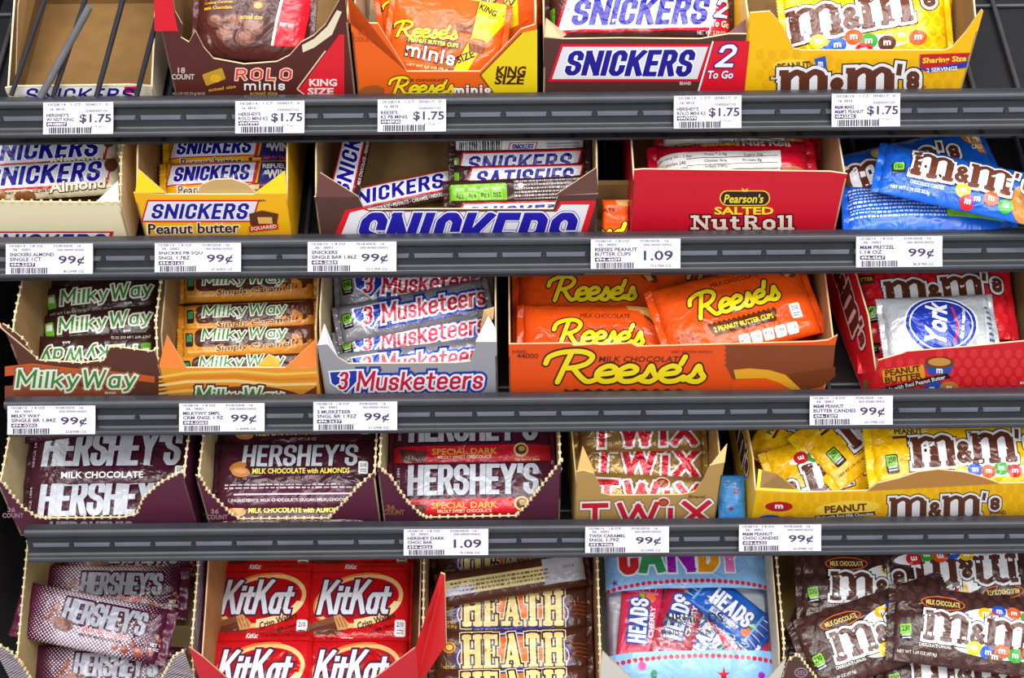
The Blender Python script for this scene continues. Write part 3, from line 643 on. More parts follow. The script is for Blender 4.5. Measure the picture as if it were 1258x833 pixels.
def L_kit(A, cx, cy, w, h, l, rot=0):
    A.logo('KitKat', cx, cy, w, h, [((232, 236, 244), 0), ((84, 36, 70), h * .06)], l, rot=rot, sh=.2, tx=.2, ty=.17, gap=.27, rise={0: 1.2, 3: 1.2})
def L_heath(A, cx, cy, w, h, l, rot=0):
    A.logo('HEATH', cx, cy, w, h, [((238, 216, 140), 0), ((70, 24, 40), h * .05), ((250, 236, 200), h * .075)], l, rot=rot, tx=.2, ty=.19, font=SERIF, gap=.5)
def cal_badge(A, x, y, l, w=13, h=17, num='210', green=False, rot=0):
    A.push(x, y, rot); A.rect(0, 0, w, h, (20, 20, 20) if green else (244, 244, 248), l, r=2); A.rect(0, h * .16 if green else 0, w * .82, h * (.56 if green else .86), (126, 196, 40) if green else (255, 255, 255), l + 1, r=1.4)
    A.text(num, 0, h * .2, w * .62, h * .3, (30, 24, 50), l + 2, b=.02)
    A.lines(0, -h * .24, w * .66, h * .3, 2, (240, 240, 240) if green else (60, 50, 80), l + 2); A.pop()
CANDY = [(236, 196, 24), (34, 86, 196), (226, 84, 30), (60, 160, 60), (200, 30, 40), (92, 48, 34)]
def candies(A, pts, r, l):
    for i, (x, y) in enumerate(pts):
        c = CANDY[i % 6]; A.ell(x, y, r, r * .8, c, l + i % 3); A.text('m', x, y, r * .8, r * .5, (250, 250, 250), l + 4, b=.03)
def swirl(A, cx, cy, w, h, l, cols, n=5):
    for i in range(n): A.ring(cx, cy, w * (1 - .16 * i), h * (1 - .16 * i), h * .07, cols[i % len(cols)], l, a0=20, a1=170 + 12 * i, n=20)

# ================================================================== ROW 1
# -- emptied kraft box, its cream outer side and the rods over it
b = box(1, [(6, 108), (20, 106), (160, 104), (186, 106)], .115, (226, 216, 190), 'emptied brown cardboard box on the top shelf, torn flap at its back', edge=(222, 208, 176),
        sl=[(0, .022), (.115, .075)], sr=[(0, .024), (.115, .078)], back=.062, inner=(128, 96, 56),
        art=lambda A: [A.rect(98, -112, 150, 9, WHITE, 1), A.logo('SNICKERS', 98, -116, 136, 16, [((34, 22, 140), 0)], 2, sh=.25, tx=.25, ty=.2, gap=.33), A.rect(160, -110, 14, 8, RED, 2)])
cx, hw, k_, s0_, _ = b['_c']; D_ = .113
tear = [(-hw + .003, .040), (-hw + .004, .062), (-hw + .012, .074), (-hw + .024, .077), (-hw + .034, .074), (-hw + .040, .068), (-hw + .046, .071), (-hw + .056, .077), (-hw + .066, .076), (hw - .012, .079), (hw - .004, .072), (hw - .003, .040)]
card_flap(b, [(x, D_ - .001, n) for x, n in reversed(tear)], (130, 97, 56), 'torn_flap', inner=(130, 97, 56))
card_flap(b, [(-hw + .002, .02, .02), (-hw + .016, .112, .055), (-hw + .010, .11, .066), (-hw + .002, .06, .045)], (112, 82, 48), 'inner_fold')
def rod(p0, p1, r, label, colr=(46, 46, 54)):
    mb = MB(); a = Vector(p0); c = Vector(p1); mb.tube([q - a for q in (a, a.lerp(c, .5), c)], r, mat(colr, 'metal'), 10)
    o = link('divider_rod', mb.mesh('divider_rod'), None, Matrix.Translation(a)); tag(o, label, 'rod', 'steel rods over the emptied box'); return o
def onfl(px, py, k, n): x, s = fl(px, py, k, n); return pos(k, x, s, n)
for (xa, ya, xb, yb, r, lb, c) in ((14, 117, 56, -4, .0016, 'thin black rod at the outer end of the emptied box', (40, 40, 48)), (66, 117, 106, -4, .0016, 'thin black rod crossing the thick grey rod over the emptied box', (40, 40, 48)), (119, 117, 152, -4, .0017, 'thin black rod over the middle of the emptied box', (40, 40, 48)), (168, 117, 196, 10, .0017, 'thin black rod between the emptied box and the brown and red box', (40, 40, 48)), (50, 119, 110, 8, .0023, 'thick grey rod lying slantwise over the emptied box', (100, 100, 104))):
    rod(onfl(xa, ya, 1, .028), onfl(xb, yb, 1, .082 if r < .0025 else .062), r, lb, c)

# -- brown and red caramel minis box
def rolo_front(A):
    A.poly([(372, -104), (417, -42), (423, -42), (423, -122), (382, -122), (366, -110)], (222, 30, 46), 1)
    A.line([(380, -121), (365, -109), (400, -62)], 1.6, (240, 210, 180), 2)
    A.poly([(189.5, 1), (212, 1), (215, -20), (219, -38), (190, -38)], (222, 30, 46), 1)
    A.poly([(216, -20), (223, -33), (221, -49), (231, -55), (240, -42), (249, -61), (262, -75), (262, -80), (244, -70), (238, -58), (230, -66), (214, -58), (216, -40), (209, -22)], (232, 220, 190), 2); A.poly([(371, -55), (386, -47), (402, -32), (414, -12), (420, -14), (408, -42), (386, -58), (372, -64)], (232, 220, 190), 3)
    A.text('18', 223, -86, 9, 7, (205, 190, 180), 2, b=.02); A.text('COUNT', 225, -94, 28, 7, (205, 190, 180), 2, b=.03)
    A.logo('ROLO', 324, -91, 70, 14, [((226, 60, 60), 0), ((250, 226, 200), 1.2)], 2, sh=.1, tx=.24, ty=.2); A.logo('minis', 325, -105, 50, 11, [((246, 240, 236), 0)], 2, tx=.22, ty=.2)
    A.rect(263, -94, 26, 15, (190, 150, 40), 2, rot=20, r=2); A.ell(265, -96, 7, 5, (226, 170, 40), 3); A.text('actual size', 273, -108, 34, 4, (226, 170, 50), 2, b=.02, rot=8)
    A.text('KING', 397, -101, 34, 9, (246, 230, 226), 3, b=.035); A.text('SIZE', 394, -112, 32, 9, (246, 230, 226), 3, b=.035)
    A.text('16 - 1.91 OZ (54 g) BAGS', 232, -115, 40, 4, (190, 170, 160), 2); A.text('actual size', 324, -114, 34, 4, (200, 160, 40), 2)
box(1, [(189, -2), (212, -2), (215, 14), (224, 30), (222, 46), (232, 52), (240, 38), (250, 58), (262, 72), (300, 79), (340, 76), (356, 68), (370, 52), (385, 44), (400, 30), (418, -2), (424, -2)], .12, (86, 38, 34), 'dark brown and red carton of bagged caramel sweets on the top shelf', rolo_front, sl=[(0, .078), (.12, .08)], sr=[(0, .078), (.12, .08)], back=.08)
def rolo_bag(A):
    A.poly([(38, 40), (70, 40), (60, -34), (24, -34)], (222, 28, 44), 2); A.poly([(36, 40), (39, 40), (27, -34), (24, -34)], (246, 232, 222), 3)
    A.poly([(-20, 40), (34, 40), (22, -34), (-20, -40)], (70, 34, 30), 1)
    A.logo('minis', -28, 32, 56, 12, [((246, 240, 236), 0), ((60, 20, 20), 1.2)], 3, tx=.22, ty=.2, rot=4); A.logo('ROLO', -22, 46, 70, 14, [((226, 60, 60), 0), ((250, 226, 200), 1.2)], 3, tx=.24, ty=.2)
    A.text('ROLLED IN RICH', -40, 20, 34, 4, (222, 170, 40), 3, b=.02, rot=4); A.text('Creamy Caramels', -40, 14, 34, 4, (222, 170, 40), 3, b=.02, rot=4); A.text('Milk Chocolate', -40, 8, 34, 4, (222, 170, 40), 3, b=.02, rot=4)
    for x, y, r in ((-42, -8, 10), (-20, -8, 12), (2, -14, 13), (8, 12, 10), (-30, -22, 11), (-6, -26, 12)): A.ell(x, y, r, r * .8, (108, 64, 50), 3); A.ell(x, y + 2, r * .62, r * .45, (132, 84, 66), 4)
    A.ell(7, 12, 5, 4, (232, 150, 80), 5); A.text('SIZE', 47, 30, 24, 9, (246, 240, 236), 4, b=.03, rot=-8); A.text('NET WT', 42, -10, 16, 4, (246, 232, 226), 4, rot=-6); A.text('actual size', 0, -2, 26, 5, (240, 180, 50), 5, b=.02)
D_rolo = design('rolo', 148, 100, (1, 315, 10, .03), rolo_bag, (78, 36, 32), 40, .019, 8, 'pouch', 3, .0012)
pack(D_rolo, 1, 310, 44, -6, .030, 'brown and red sweet bag low in its box, mostly under the bag above it', 'caramel bags in the brown box', 40, 'candy_pouch', 'candy pouch')
pack(D_rolo, 1, 312, 24, -3, .052, 'brown and red sweet bag lying uppermost in the brown and red box', 'caramel bags in the brown box', 34, 'candy_pouch', 'candy pouch')

# -- orange minis box
def reese_mini_front(A):
    A.poly([(660, -36), (641, -40), (590, -92), (610, -122), (660, -122)], (238, 208, 24), 1); A.line([(641, -40), (590, -92), (612, -122)], 1.6, (120, 60, 20), 2)
    A.text('18', 445, -40, 8, 6, (190, 70, 30), 2, b=.02); A.text('COUNT', 448, -48, 28, 6, (190, 70, 30), 2, b=.02)
    L_reese(A, 518, -105, 86, 24, 2); A.logo('minis', 580, -111, 46, 14, [((246, 242, 240), 0), ((90, 40, 20), 1)], 2, tx=.27, ty=.2)
    A.text('KING', 628, -87, 36, 12, (70, 30, 20), 3, b=.035, sh=.15); A.text('SIZE', 626, -98, 36, 11, (70, 30, 20), 3, b=.035, sh=.15)
    A.poly([(438, -122), (440, -112), (448, -106), (462, -104), (472, -108), (472, -122)], (160, 92, 44), 2); A.text('MILK CHOCOLATE', 522, -98, 52, 3.5, (110, 50, 20), 4)
box(1, [(427, -6), (429, 28), (464, 29), (500, 88), (590, 88), (640, 36), (658, 30), (660, -6)], .12, (236, 100, 24), 'orange and yellow carton of bagged peanut cups on the top shelf', reese_mini_front, sl=[(0, .07), (.12, .07)], sr=[(0, .07), (.12, .075)], back=.08, inner=(190, 170, 140))
def reese_bag(A):
    A.poly([(34, 60), (62, 60), (74, 40), (40, -10), (26, -44), (8, -44), (30, 10)], (240, 212, 28), 1); A.line([(34, 60), (30, 10), (8, -44)], 1.4, (120, 60, 20), 2)
    L_reese(A, -26, 10, 84, 22, 3, 4); A.text('PEANUT BUTTER CUPS', -14, -4, 62, 6, (90, 40, 20), 3, b=.02); A.rect(-14, -4, 66, 9, (90, 40, 20), 2, rot=0); A.text('PEANUT BUTTER CUPS', -14, -4, 60, 5, (250, 226, 40), 4, b=.03)
    A.logo('minis', -16, -18, 60, 16, [((246, 242, 240), 0), ((90, 40, 20), 1.2)], 3, tx=.22, ty=.2, rot=-5)
    A.text('KING', 46, 44, 22, 8, (60, 30, 20), 3, b=.03, rot=-20); A.text('SIZE', 26, -16, 22, 9, (60, 30, 20), 3, b=.03, rot=30)
    for x, y in ((20, 20), (38, -2), (4, -34)): A.poly([(x - 11, y + 5), (x + 11, y + 6), (x + 9, y - 7), (x - 8, y - 8)], (130, 70, 34), 3); A.ell(x, y + 5.5, 11, 4, (170, 100, 50), 4)
    A.text('NET WT 2.5 OZ (70 g)', -18, -34, 50, 4, (250, 220, 180), 3)
D_rmini = design('rmini', 150, 108, (1, 545, 20, .03), reese_bag, (238, 92, 26), 40, .016, 8, 'pouch', 8, .0014)
pack(D_rmini, 1, 548, 52, -8, .030, 'orange sweet bag in front in the orange box, its yellow flash creased', 'peanut cup bags in the orange box', 42, 'candy_pouch', 'candy pouch')
pack(D_rmini, 1, 536, 12, 8, .036, 'orange sweet bag further back in the orange box with its script logo uppermost', 'peanut cup bags in the orange box', 42, 'candy_pouch', 'candy pouch')
pack(D_rmini, 1, 610, 2, 24, .040, 'orange sweet bag tilted over on the side of the orange box with most yellow', 'peanut cup bags in the orange box', 42, 'candy_pouch', 'candy pouch')

# -- big brown bars, two to go
def snick2_front(A):
    L_snick(A, 774, -77, 164, 32, 1); A.poly([(878, -50), (921, -50), (914, -118), (857, -118)], (222, 22, 44), 3)
    A.line([(876, -50), (856, -118)], 2.2, (240, 236, 246), 4)
    A.logo('2', 893, -68, 30, 28, [((246, 246, 250), 0), ((34, 22, 140), 1.6)], 5, sh=.3, tx=.22, ty=.2); A.text('To Go', 885, -91, 34, 11, (34, 22, 140), 5, b=.06, sh=.2); A.text('To Go', 885, -91, 32, 10, (248, 248, 250), 6, b=.025, sh=.2)
    A.text('BRAND', 842, -102, 14, 4, (230, 220, 220), 3, b=.02); A.text('12 - 3.29 OZ BARS', 690, -114, 24, 3, (230, 220, 220), 3)
b = box(1, [(668, 46), (690, 48), (760, 47), (860, 48), (895, 42), (921, 42)], .11, (82, 50, 44), 'dark brown carton with a big blue and red word panel on the top shelf', snick2_front, sl=[(0, .04), (.03, .062), (.11, .075)], sr=[(0, .043), (.03, .066), (.11, .075)], back=.075)
card_flap(b, [loc(b, 669, 45, 0), loc(b, 671, 22, .016), loc(b, 696, 42, .008), loc(b, 690, 47, 0)], (206, 170, 130), 'corner_flap')
card_flap(b, [loc(b, 890, 44, 0), loc(b, 920, 20, .012), loc(b, 921, 43, 0)], (96, 52, 60), 'corner_flap')
def snick2_bar(A):
    L_snick(A, 0, 4, 186, 36, 1, rot=0); A.poly([(104, 34), (130, 34), (124, -34), (86, -34)], (214, 22, 44), 3); A.line([(104, 34), (86, -34)], 2, WHITE, 4)
    A.logo('2', 108, 8, 26, 26, [((246, 246, 250), 0), ((34, 22, 140), 1.5)], 5, sh=.3, tx=.22, ty=.2); A.text('To Go', 104, -13, 26, 9, (248, 248, 250), 6, b=.03, sh=.2); A.text('NET WT 3.29 OZ', 92, -25, 38, 5, (240, 220, 220), 6, b=.01)
    A.text('MILK CHOCOLATE - PEANUTS - CARAMEL - NOUGAT', 10, 33, 130, 3.6, (236, 228, 224), 3, b=.01); A.rect(-116, 0, 8, 26, (110, 180, 40), 2)
D_s2 = design('s2', 250, 70, (1, 795, 25, .03), snick2_bar, (74, 40, 36), 34, .024, 7, 'bar', 5, .0010)
pack(D_s2, 1, 795, 24, .5, .036, 'long brown bar right behind the front of the dark brown two bar carton', 'long brown bars on the top shelf', None, 'candy_bar')
pack(D_s2, 1, 798, -18, .5, .046, 'long brown bar cut off by the picture top, behind the other long brown bar', 'long brown bars on the top shelf', None, 'candy_bar')

# -- yellow sharing size box
def mm_yellow_dots(A, x0, x1, y0, y1, r, st, col, l):
    y = y0; i = 0
    while y < y1:
        x = x0 + (st / 2 if i % 2 else 0)
        while x < x1: A.ell(x, -y, r * .8, r, col, l, n=10); x += st
        y += st * .8; i += 1
def mmbig_front(A):
    mm_yellow_dots(A, 934, 1178, 66, 112, 6, 15, (240, 178, 12), 1)
    A.ell(975, -81, 26, 9, (252, 214, 60), 3); A.ell(1008, -74, 16, 7, (236, 176, 30), 3, rot=15); A.poly([(1000, -72), (1014, -68), (1016, -84), (1004, -86)], (44, 90, 190), 4); A.text('m', 1008, -78, 6, 6, WHITE, 5, b=.04)
    A.text('PEANUT', 975, -81, 40, 10, CHOC, 4, b=.03, rot=5); A.rect(974, -93, 58, 5, CHOC, 3, rot=6); A.text('Made with Real Milk Chocolate', 974, -93, 54, 3.6, (250, 240, 220), 4, rot=6)
    L_mm(A, 1043, -104, 182, 50, 3, 2); A.text('BRAND', 1130, -106, 14, 3, CHOC, 4, b=.02)
    A.poly([(1130, -70), (1190, -66), (1187, -82), (1142, -88), (1130, -84)], (30, 60, 170), 8); A.poly([(1130, -66), (1192, -64), (1184, -76), (1132, -84)], (196, 28, 40), 9)
    A.text('Sharing Size', 1160, -73, 54, 9, (250, 226, 50), 10, b=.03, rot=3, sh=.1); A.text('2 SERVINGS', 1157, -84, 38, 5, (250, 250, 250), 10, b=.02, rot=4)
b = box(1, [(921, 16), (946, 14), (960, 30), (975, 60), (984, 62), (1160, 62), (1170, 58), (1186, 40), (1200, 20), (1206, 12), (1208, 14)], .15, (246, 190, 14), 'bright yellow sharing size carton on the top shelf', mmbig_front, sl=[(0, .075), (.15, .075)], sr=[(0, .066), (.02, .075), (.15, .08)], back=.08)
def mmbig_bag(A):
    mm_yellow_dots(A, -110, 110, -45, 45, 6, 15, (238, 176, 14), 1)
    L_mm(A, -6, 14, 190, 44, 2, 6); A.ell(0, -24, 48, 9, (244, 236, 226), 2)
    candies(A, [(-62, -18), (-40, -24), (-20, -16), (-2, -22), (-8, -32), (20, -26), (38, -18), (-52, -32), (58, -22)], 11, 5)
    A.text('CHOCOLATE CANDIES', -76, -28, 42, 4, CHOC, 3, b=.01, rot=6)
D_mmb = design('mmb', 212, 100, (1, 1058, 30, .034), mmbig_bag, (250, 200, 18), 36, .018, 9, 'pouch', 11, .0014)
pack(D_mmb, 1, 1068, 32, 4, .040, 'yellow sweet bag on top in the sharing size carton, big brown letters facing out', 'yellow bags in the sharing size carton', None, 'candy_pouch', 'candy pouch')
pack(D_mmb, 1, 1092, 6, -6, .040, 'yellow sweet bag lying underneath and behind in the sharing size carton', 'yellow bags in the sharing size carton', None, 'candy_pouch', 'candy pouch')

settle()
# ================================================================== ROW 2
CREAM = (232, 220, 184)
def alm_front(A):
    A.logo('SNICKERS', 56, -297, 152, 20, [((34, 22, 140), 0)], 3, sh=.25, tx=.25, ty=.2, gap=.33); A.rect(50, -297, 172, 26, RED, 1, sh=.3); A.rect(47, -299, 168, 26, (236, 234, 240), 2, sh=.3)
b = box(2, [(-62, 247), (120, 249), (146, 249)], .13, CREAM, 'cream carton of almond bars, with a white tag below', alm_front, sl=[(0, .042), (.13, .068)], sr=[(0, .042), (.03, .062), (.13, .070)], back=.07, sidecol=(226, 212, 176), perf=True)
card_flap(b, [loc(b, 118, 248, 0), loc(b, 145, 222, .008), loc(b, 146, 248, 0)], (238, 228, 200), 'corner_flap')
def alm_bar(A):
    L_snick(A, -4, 6, 156, 26, 1, sh=.2, frame=.9); A.text('Almond', 40, -12, 76, 15, (50, 30, 20), 6, b=.06, sh=.1, rot=2); A.text('Almond', 40, -11.5, 74, 14, (244, 232, 196), 7, b=.025, sh=.1, rot=2)
    A.rect(-10, -13, 90, 2, (210, 40, 50), 5, rot=-3); A.text('NET WT 1.76 OZ (49.9g)', -24, -17, 60, 4, (80, 60, 50), 6)
    A.ell(-66, -17, 12, 7, (160, 100, 50), 6); A.ell(-30, -21, 14, 6, (150, 92, 46), 6); A.ell(84, 14, 8, 10, (110, 66, 40), 6)
D_alm = design('alm', 204, 48, (2, 60, 200, .025), alm_bar, (232, 218, 180), 28, .0105, 8, 'bar', 21, .0007)
G = 'almond bars in the cream carton'
pack(D_alm, 2, 46, 222, 3, .022, 'front bar of the cream almond carton, the lowest one seen', G)
pack(D_alm, 2, 44, 192, 3, .026, 'second bar back in the cream almond carton, behind the lowest one', G)
pack(D_alm, 2, 48, 160, 3, .030, 'third bar back in the cream almond carton, half under the shelf above', G)
# -- yellow peanut butter squares
def pb_front(A):
    A.text('tm', 322, -246, 8, 3, (40, 30, 90), 2)
    L_snick(A, 246, -259, 122, 19, 1, sh=.22); A.text('Peanut butter', 238, -280, 116, 15, (250, 240, 220), 4, b=.075, rot=1); A.text('Peanut butter', 238, -280, 112, 13, (60, 30, 20), 5, b=.02, rot=1)
    A.poly([(306, -262), (322, -258), (342, -262), (340, -276), (322, -282), (308, -276)], (92, 48, 30), 6); A.poly([(316, -266), (334, -266), (335, -274), (318, -274)], (232, 180, 90), 7)
    A.rect(324, -279, 36, 7, (206, 50, 40), 7, rot=6); A.text('SQUARED', 324, -279, 32, 5, (250, 230, 210), 8, b=.02, rot=6)
b = box(2, [(164, 237), (200, 239), (310, 239), (352, 238)], .12, (244, 180, 16), 'golden yellow carton of peanut butter squares', pb_front, sl=[(0, .05), (.03, .07), (.12, .072)], sr=[(0, .05), (.03, .07), (.12, .072)], back=.072, inner=(176, 134, 80))
for p in (((166, 237), (170, 208), (203, 237)), ((312, 238), (350, 210), (352, 238))):
    card_flap(b, [loc(b, *p[0], 0), loc(b, *p[1], .006 if p[1][0] < 300 else .006), loc(b, *p[2], 0)], (246, 186, 24), 'corner_flap')
A_ = [loc(b, x, y, .0015) for x, y in ((242, 239), (248, 227), (262, 221), (284, 220), (302, 226), (316, 238))]
card_flap(b, list(reversed(A_)), (206, 168, 112), 'torn_tab', inner=(206, 168, 112))
def pb_bar(A):
    L_snick(A, -16, 8, 96, 19, 1, sh=.2, frame=.8); A.text('Peanut butter', -20, -12, 78, 13, (250, 240, 220), 4, b=.07); A.text('Peanut butter', -20, -12, 75, 11.5, (70, 36, 24), 5, b=.015)
    A.poly([(26, -8), (44, -5), (46, -16), (28, -18)], (80, 42, 30), 5); A.rect(36, -11, 11, 6, (230, 176, 90), 6)
    A.rect(58, 3, 34, 36, (44, 42, 120), 3, sh=.2); A.text('REFUEL', 60, 15, 28, 6, WHITE, 5, b=.03); A.text('&', 50, 7, 5, 5, WHITE, 5, b=.03); A.text('WIN', 63, 5, 24, 11, WHITE, 5, b=.04); A.text('Cash for Gas', 57, -8, 30, 4, (240, 80, 90), 5); A.poly([(38, 22), (42, 22), (34, -20), (30, -20)], (206, 40, 50), 4)
D_pb = design('pb', 166, 50, (2, 278, 200, .03), pb_bar, (242, 178, 20), 28, .0105, 9, 'bar', 25, .0007)
G = 'peanut butter bars in the golden yellow carton'
pack(D_pb, 2, 280, 223, 1.5, .024, 'golden bar at the front of its yellow carton, behind the torn tab', G)
pack(D_pb, 2, 282, 190, 1.5, .028, 'golden bar in the middle of its yellow carton, word panel fully clear', G)
pack(D_pb, 2, 282, 158, 1.5, .032, 'golden bar deepest in its yellow carton, almost under the shelf above', G)

# -- brown carton of single bars with the huge cut word
def sn_front(A):
    A.poly([(408, -296), (424, -258), (446, -254), (456, -259), (682, -259), (688, -247), (733, -246), (718, -296)], (226, 30, 40), 1); A.poly([(416, -296), (430, -261), (446, -257), (455, -260), (684, -260), (690, -251), (724, -251), (710, -296)], (238, 237, 244), 2)
    A.logo('SNICKERS', 572, -289, 282, 57, [((34, 26, 170), 0), ((250, 250, 255), 1.6), ((60, 56, 150), 2.4)], 3, sh=.28, tx=.25, ty=.2, gap=.35)
b = box(2, [(386, 242), (440, 242), (448, 258), (520, 257), (680, 257), (686, 240), (735, 238)], .135, (86, 54, 48), 'large brown carton whose front carries one huge cut off blue word', sn_front, sl=[(0, .048), (.03, .068), (.135, .072)], sr=[(0, .05), (.03, .07), (.135, .072)], back=.072, inner=(176, 138, 90))
card_flap(b, [loc(b, 388, 242, 0), loc(b, 393, 212, .006), loc(b, 441, 242, 0)], (92, 56, 52), 'corner_flap'); card_flap(b, [loc(b, 682, 240, 0), loc(b, 733, 206, .006), loc(b, 735, 239, 0)], (86, 54, 50), 'corner_flap')
SBR = (66, 36, 34)
def sn_bar(A): L_snick(A, 0, 2, 130, 20, 1, sh=.22); A.rect(-80, 2, 12, 16, (110, 176, 40), 2, r=2); A.rect(-80, 3, 6, 8, (240, 250, 220), 3); A.text('MILK CHOCOLATE - PEANUTS - CARAMEL - NOUGAT', 8, -16, 110, 3.4, (236, 226, 222), 3)
def sat_bar(A): L_snick(A, 6, 2, 122, 20, 1, sh=.22, word='SATISFIES'); A.rect(-80, 2, 12, 16, (110, 176, 40), 2, r=2)
def sn_back(A):
    A.rect(0, 2, 156, 18, (226, 224, 226), 1); A.barcode(-48, 2, 52, 15, 2); A.rect(4, 2, 34, 10, RED, 2, sh=.3); A.rect(4, 2, 31, 8, WHITE, 3, sh=.3); A.logo('SNICKERS', 4, 2, 28, 6, [((34, 22, 140), 0)], 4, sh=.25, tx=.25, ty=.2, gap=.33)
    A.rect(54, 2, 46, 15, (206, 204, 208), 2); A.lines(54, 1, 40, 10, 3, (120, 116, 124), 3); A.lines(0, -15, 150, 6, 2, (200, 190, 190), 1)
def sn_nutri(A):
    A.rect(-44, 2, 70, 24, (124, 196, 40), 1, r=3)
    for i, t in enumerate(('27g', '4.5g', '12g', '250')): A.rect(-66 + 15 * i, 3, 13, 18, (150, 210, 70), 2, r=2); A.text(t, -66 + 15 * i, 0, 10, 6, (30, 60, 20), 3, b=.02, rot=180); A.text('FATS', -66 + 15 * i, 8, 9, 3, (240, 255, 230), 3, rot=180)
    A.lines(40, 4, 80, 26, 6, (206, 198, 198), 1); A.ell(8, 10, 4, 3, (220, 210, 210), 2)
D_sn, D_sat, D_snb, D_snn = [design(n, 176, 38, (2, 640, 205, .03), f, SBR, 45, .009, 8, 'bar', sd, .0006) for n, f, sd in (('sn', sn_bar, 31), ('sat', sat_bar, 32), ('snb', sn_back, 33), ('snn', sn_nutri, 34))]
G = 'brown bars in the large brown carton'
pack(D_sn, 2, 640, 264, 1, .018, 'brown bar peeping just over the carton front below the green panel bar', G, mode='fixed')
pack(D_snn, 2, 632, 238, 2, .024, 'brown bar turned over with a lime green nutrition panel', G, mode='fixed')
pack(D_sat, 2, 640, 220, 1, .028, 'brown bar whose blue wording starts SAT, under the clear blue word bar', G, mode='fixed')
pack(D_sn, 2, 642, 202, 1, .033, 'brown bar with a red edged white word panel, below the barcode bar', G, mode='fixed')
pack(D_snb, 2, 648, 182, 1, .038, 'brown bar lying face down with a white barcode strip', G, mode='fixed')
pack(D_sn, 2, 650, 163, 0, .042, 'brown bar at the very back of the large carton, under the shelf above', G, mode='fixed')
pack(D_sn, 2, 470, 240, 12, .016, 'brown bar leaning aslant over the carton front, one letter hidden', G, 16, mode='fixed')
pack(D_sn, 2, 431, 186, 79, .034, 'brown bar standing on end against the kraft inner side', G, 18, mode='fixed')

settle()
NOW['k'] = 2
# -- a stray peanut cup pack and its kraft sleeve between the boxes
def reese_art(A):
    A.text('MILK CHOCOLATE', 8, 32, 60, 5, (96, 36, 12), 2, b=.0, rot=0); L_reese(A, 0, 12, 118, 34, 2)
    A.poly([(-42, -13), (44, -13), (40, -26), (-36, -26)], (96, 44, 20), 2)
    for i in range(14): A.poly([(-42 + i * 6.14, -13), (-39 + i * 6.14, -10), (-36 + i * 6.14, -13)], (96, 44, 20), 2)
    A.text('2 PEANUT BUTTER CUPS', 1, -19.5, 74, 6, (250, 226, 40), 4, b=.03); A.text('NET WT', -72, -17, 20, 4, (130, 50, 16), 2); A.text('1.5 OZ (42g)', -70, -23, 30, 5, (130, 50, 16), 2)
    A.poly([(52, 46), (56, 30), (66, 22), (78, 18), (86, 24), (90, 46)], (120, 62, 28), 2); A.poly([(34, 46), (36, 40), (48, 38), (62, 30), (70, 20), (76, 22), (70, 34), (58, 44)], (230, 170, 90), 3)
    cal_badge(A, 66, -20, 3)
    A.text('per pack', -30, -38, 24, 4, (110, 40, 14), 3)
    for i, t in enumerate(('210', '13g', '4.5g', '150mg', '21g')): A.rect(-4 + i * 15, -38, 13, 12, (244, 240, 240), 3, r=2); A.text(t, -4 + i * 15, -37, 9, 5, (60, 30, 60), 4, b=.01)
REESE = (240, 86, 22)
D_re = design('re', 200, 96, (3, 720, 385, .03), reese_art, REESE, 14, .016, 9, 'bar', 41, .0008)
def stray_art(A): L_reese(A, -22, -6, 96, 34, 2); A.text('LATE', -10, 20, 18, 4, (96, 36, 12), 2); A.poly([(-2, 34), (2, 26), (10, 24), (20, 24), (20, 34)], (224, 170, 100), 2)
D_st = design('stray', 33, 62, (2, 757, 270, .02), stray_art, (236, 84, 20), 50, .010, 0, 'flat', 44, .0006)
pack(D_st, 2, 756, 277, 0, .018, 'stray orange peanut cup pack wedged in the dark gap beside the red carton', None, 50, 'candy_bar', 'candy pack')
mb = MB(); x, s = fl(757, 232, 2, .03); mb.box(-.022, .022, 0, .004, 0, .034, mat(KRAFT, 'kraft')); mb.box(-.022, .022, -.05, .0, 0, .0012, mat(KRAFT, 'kraft'))
o = link('cardboard_tray', mb.mesh('cardboard_tray'), None, Matrix.Translation(pos(2, x, s, .0)) @ Matrix((XA, SA, NA)).transposed().to_4x4()); tag(o, 'plain cardboard tray deep in the gap beside the red nut roll carton', 'tray')

settle()
# -- red nut roll carton
NUT = (206, 18, 44)
def nut_front(A):
    A.rect(915, -243, 62, 19, (238, 206, 60), 2, r=9); A.rect(915, -243, 59, 16.5, (50, 24, 24), 3, r=8); A.text("Pearson's", 914, -243.5, 48, 11, (250, 226, 60), 4, b=.02, sh=.2); A.poly([(912, -235), (918, -235), (919, -230), (915, -233), (911, -230)], (238, 206, 60), 4)
    A.text('SALTED', 914, -259, 74, 10, (70, 10, 20), 2, b=.045); A.text('SALTED', 914, -258.5, 73, 9.6, (250, 226, 40), 3, b=.03)
    A.logo('NutRoll', 912, -273, 130, 18, [((238, 222, 204), 0), ((90, 10, 24), 1.8)], 2, tx=.32, ty=.24, font=SERIF, gap=.42)
b = box(2, [(779, 209), (790, 208), (1020, 211), (1041, 214)], .115, NUT, 'bright red carton of salted nut rolls', nut_front, sl=[(0, .066), (.115, .072)], sr=[(0, .066), (.115, .072)], back=.072, inner=(206, 168, 130), edge=(226, 196, 160))
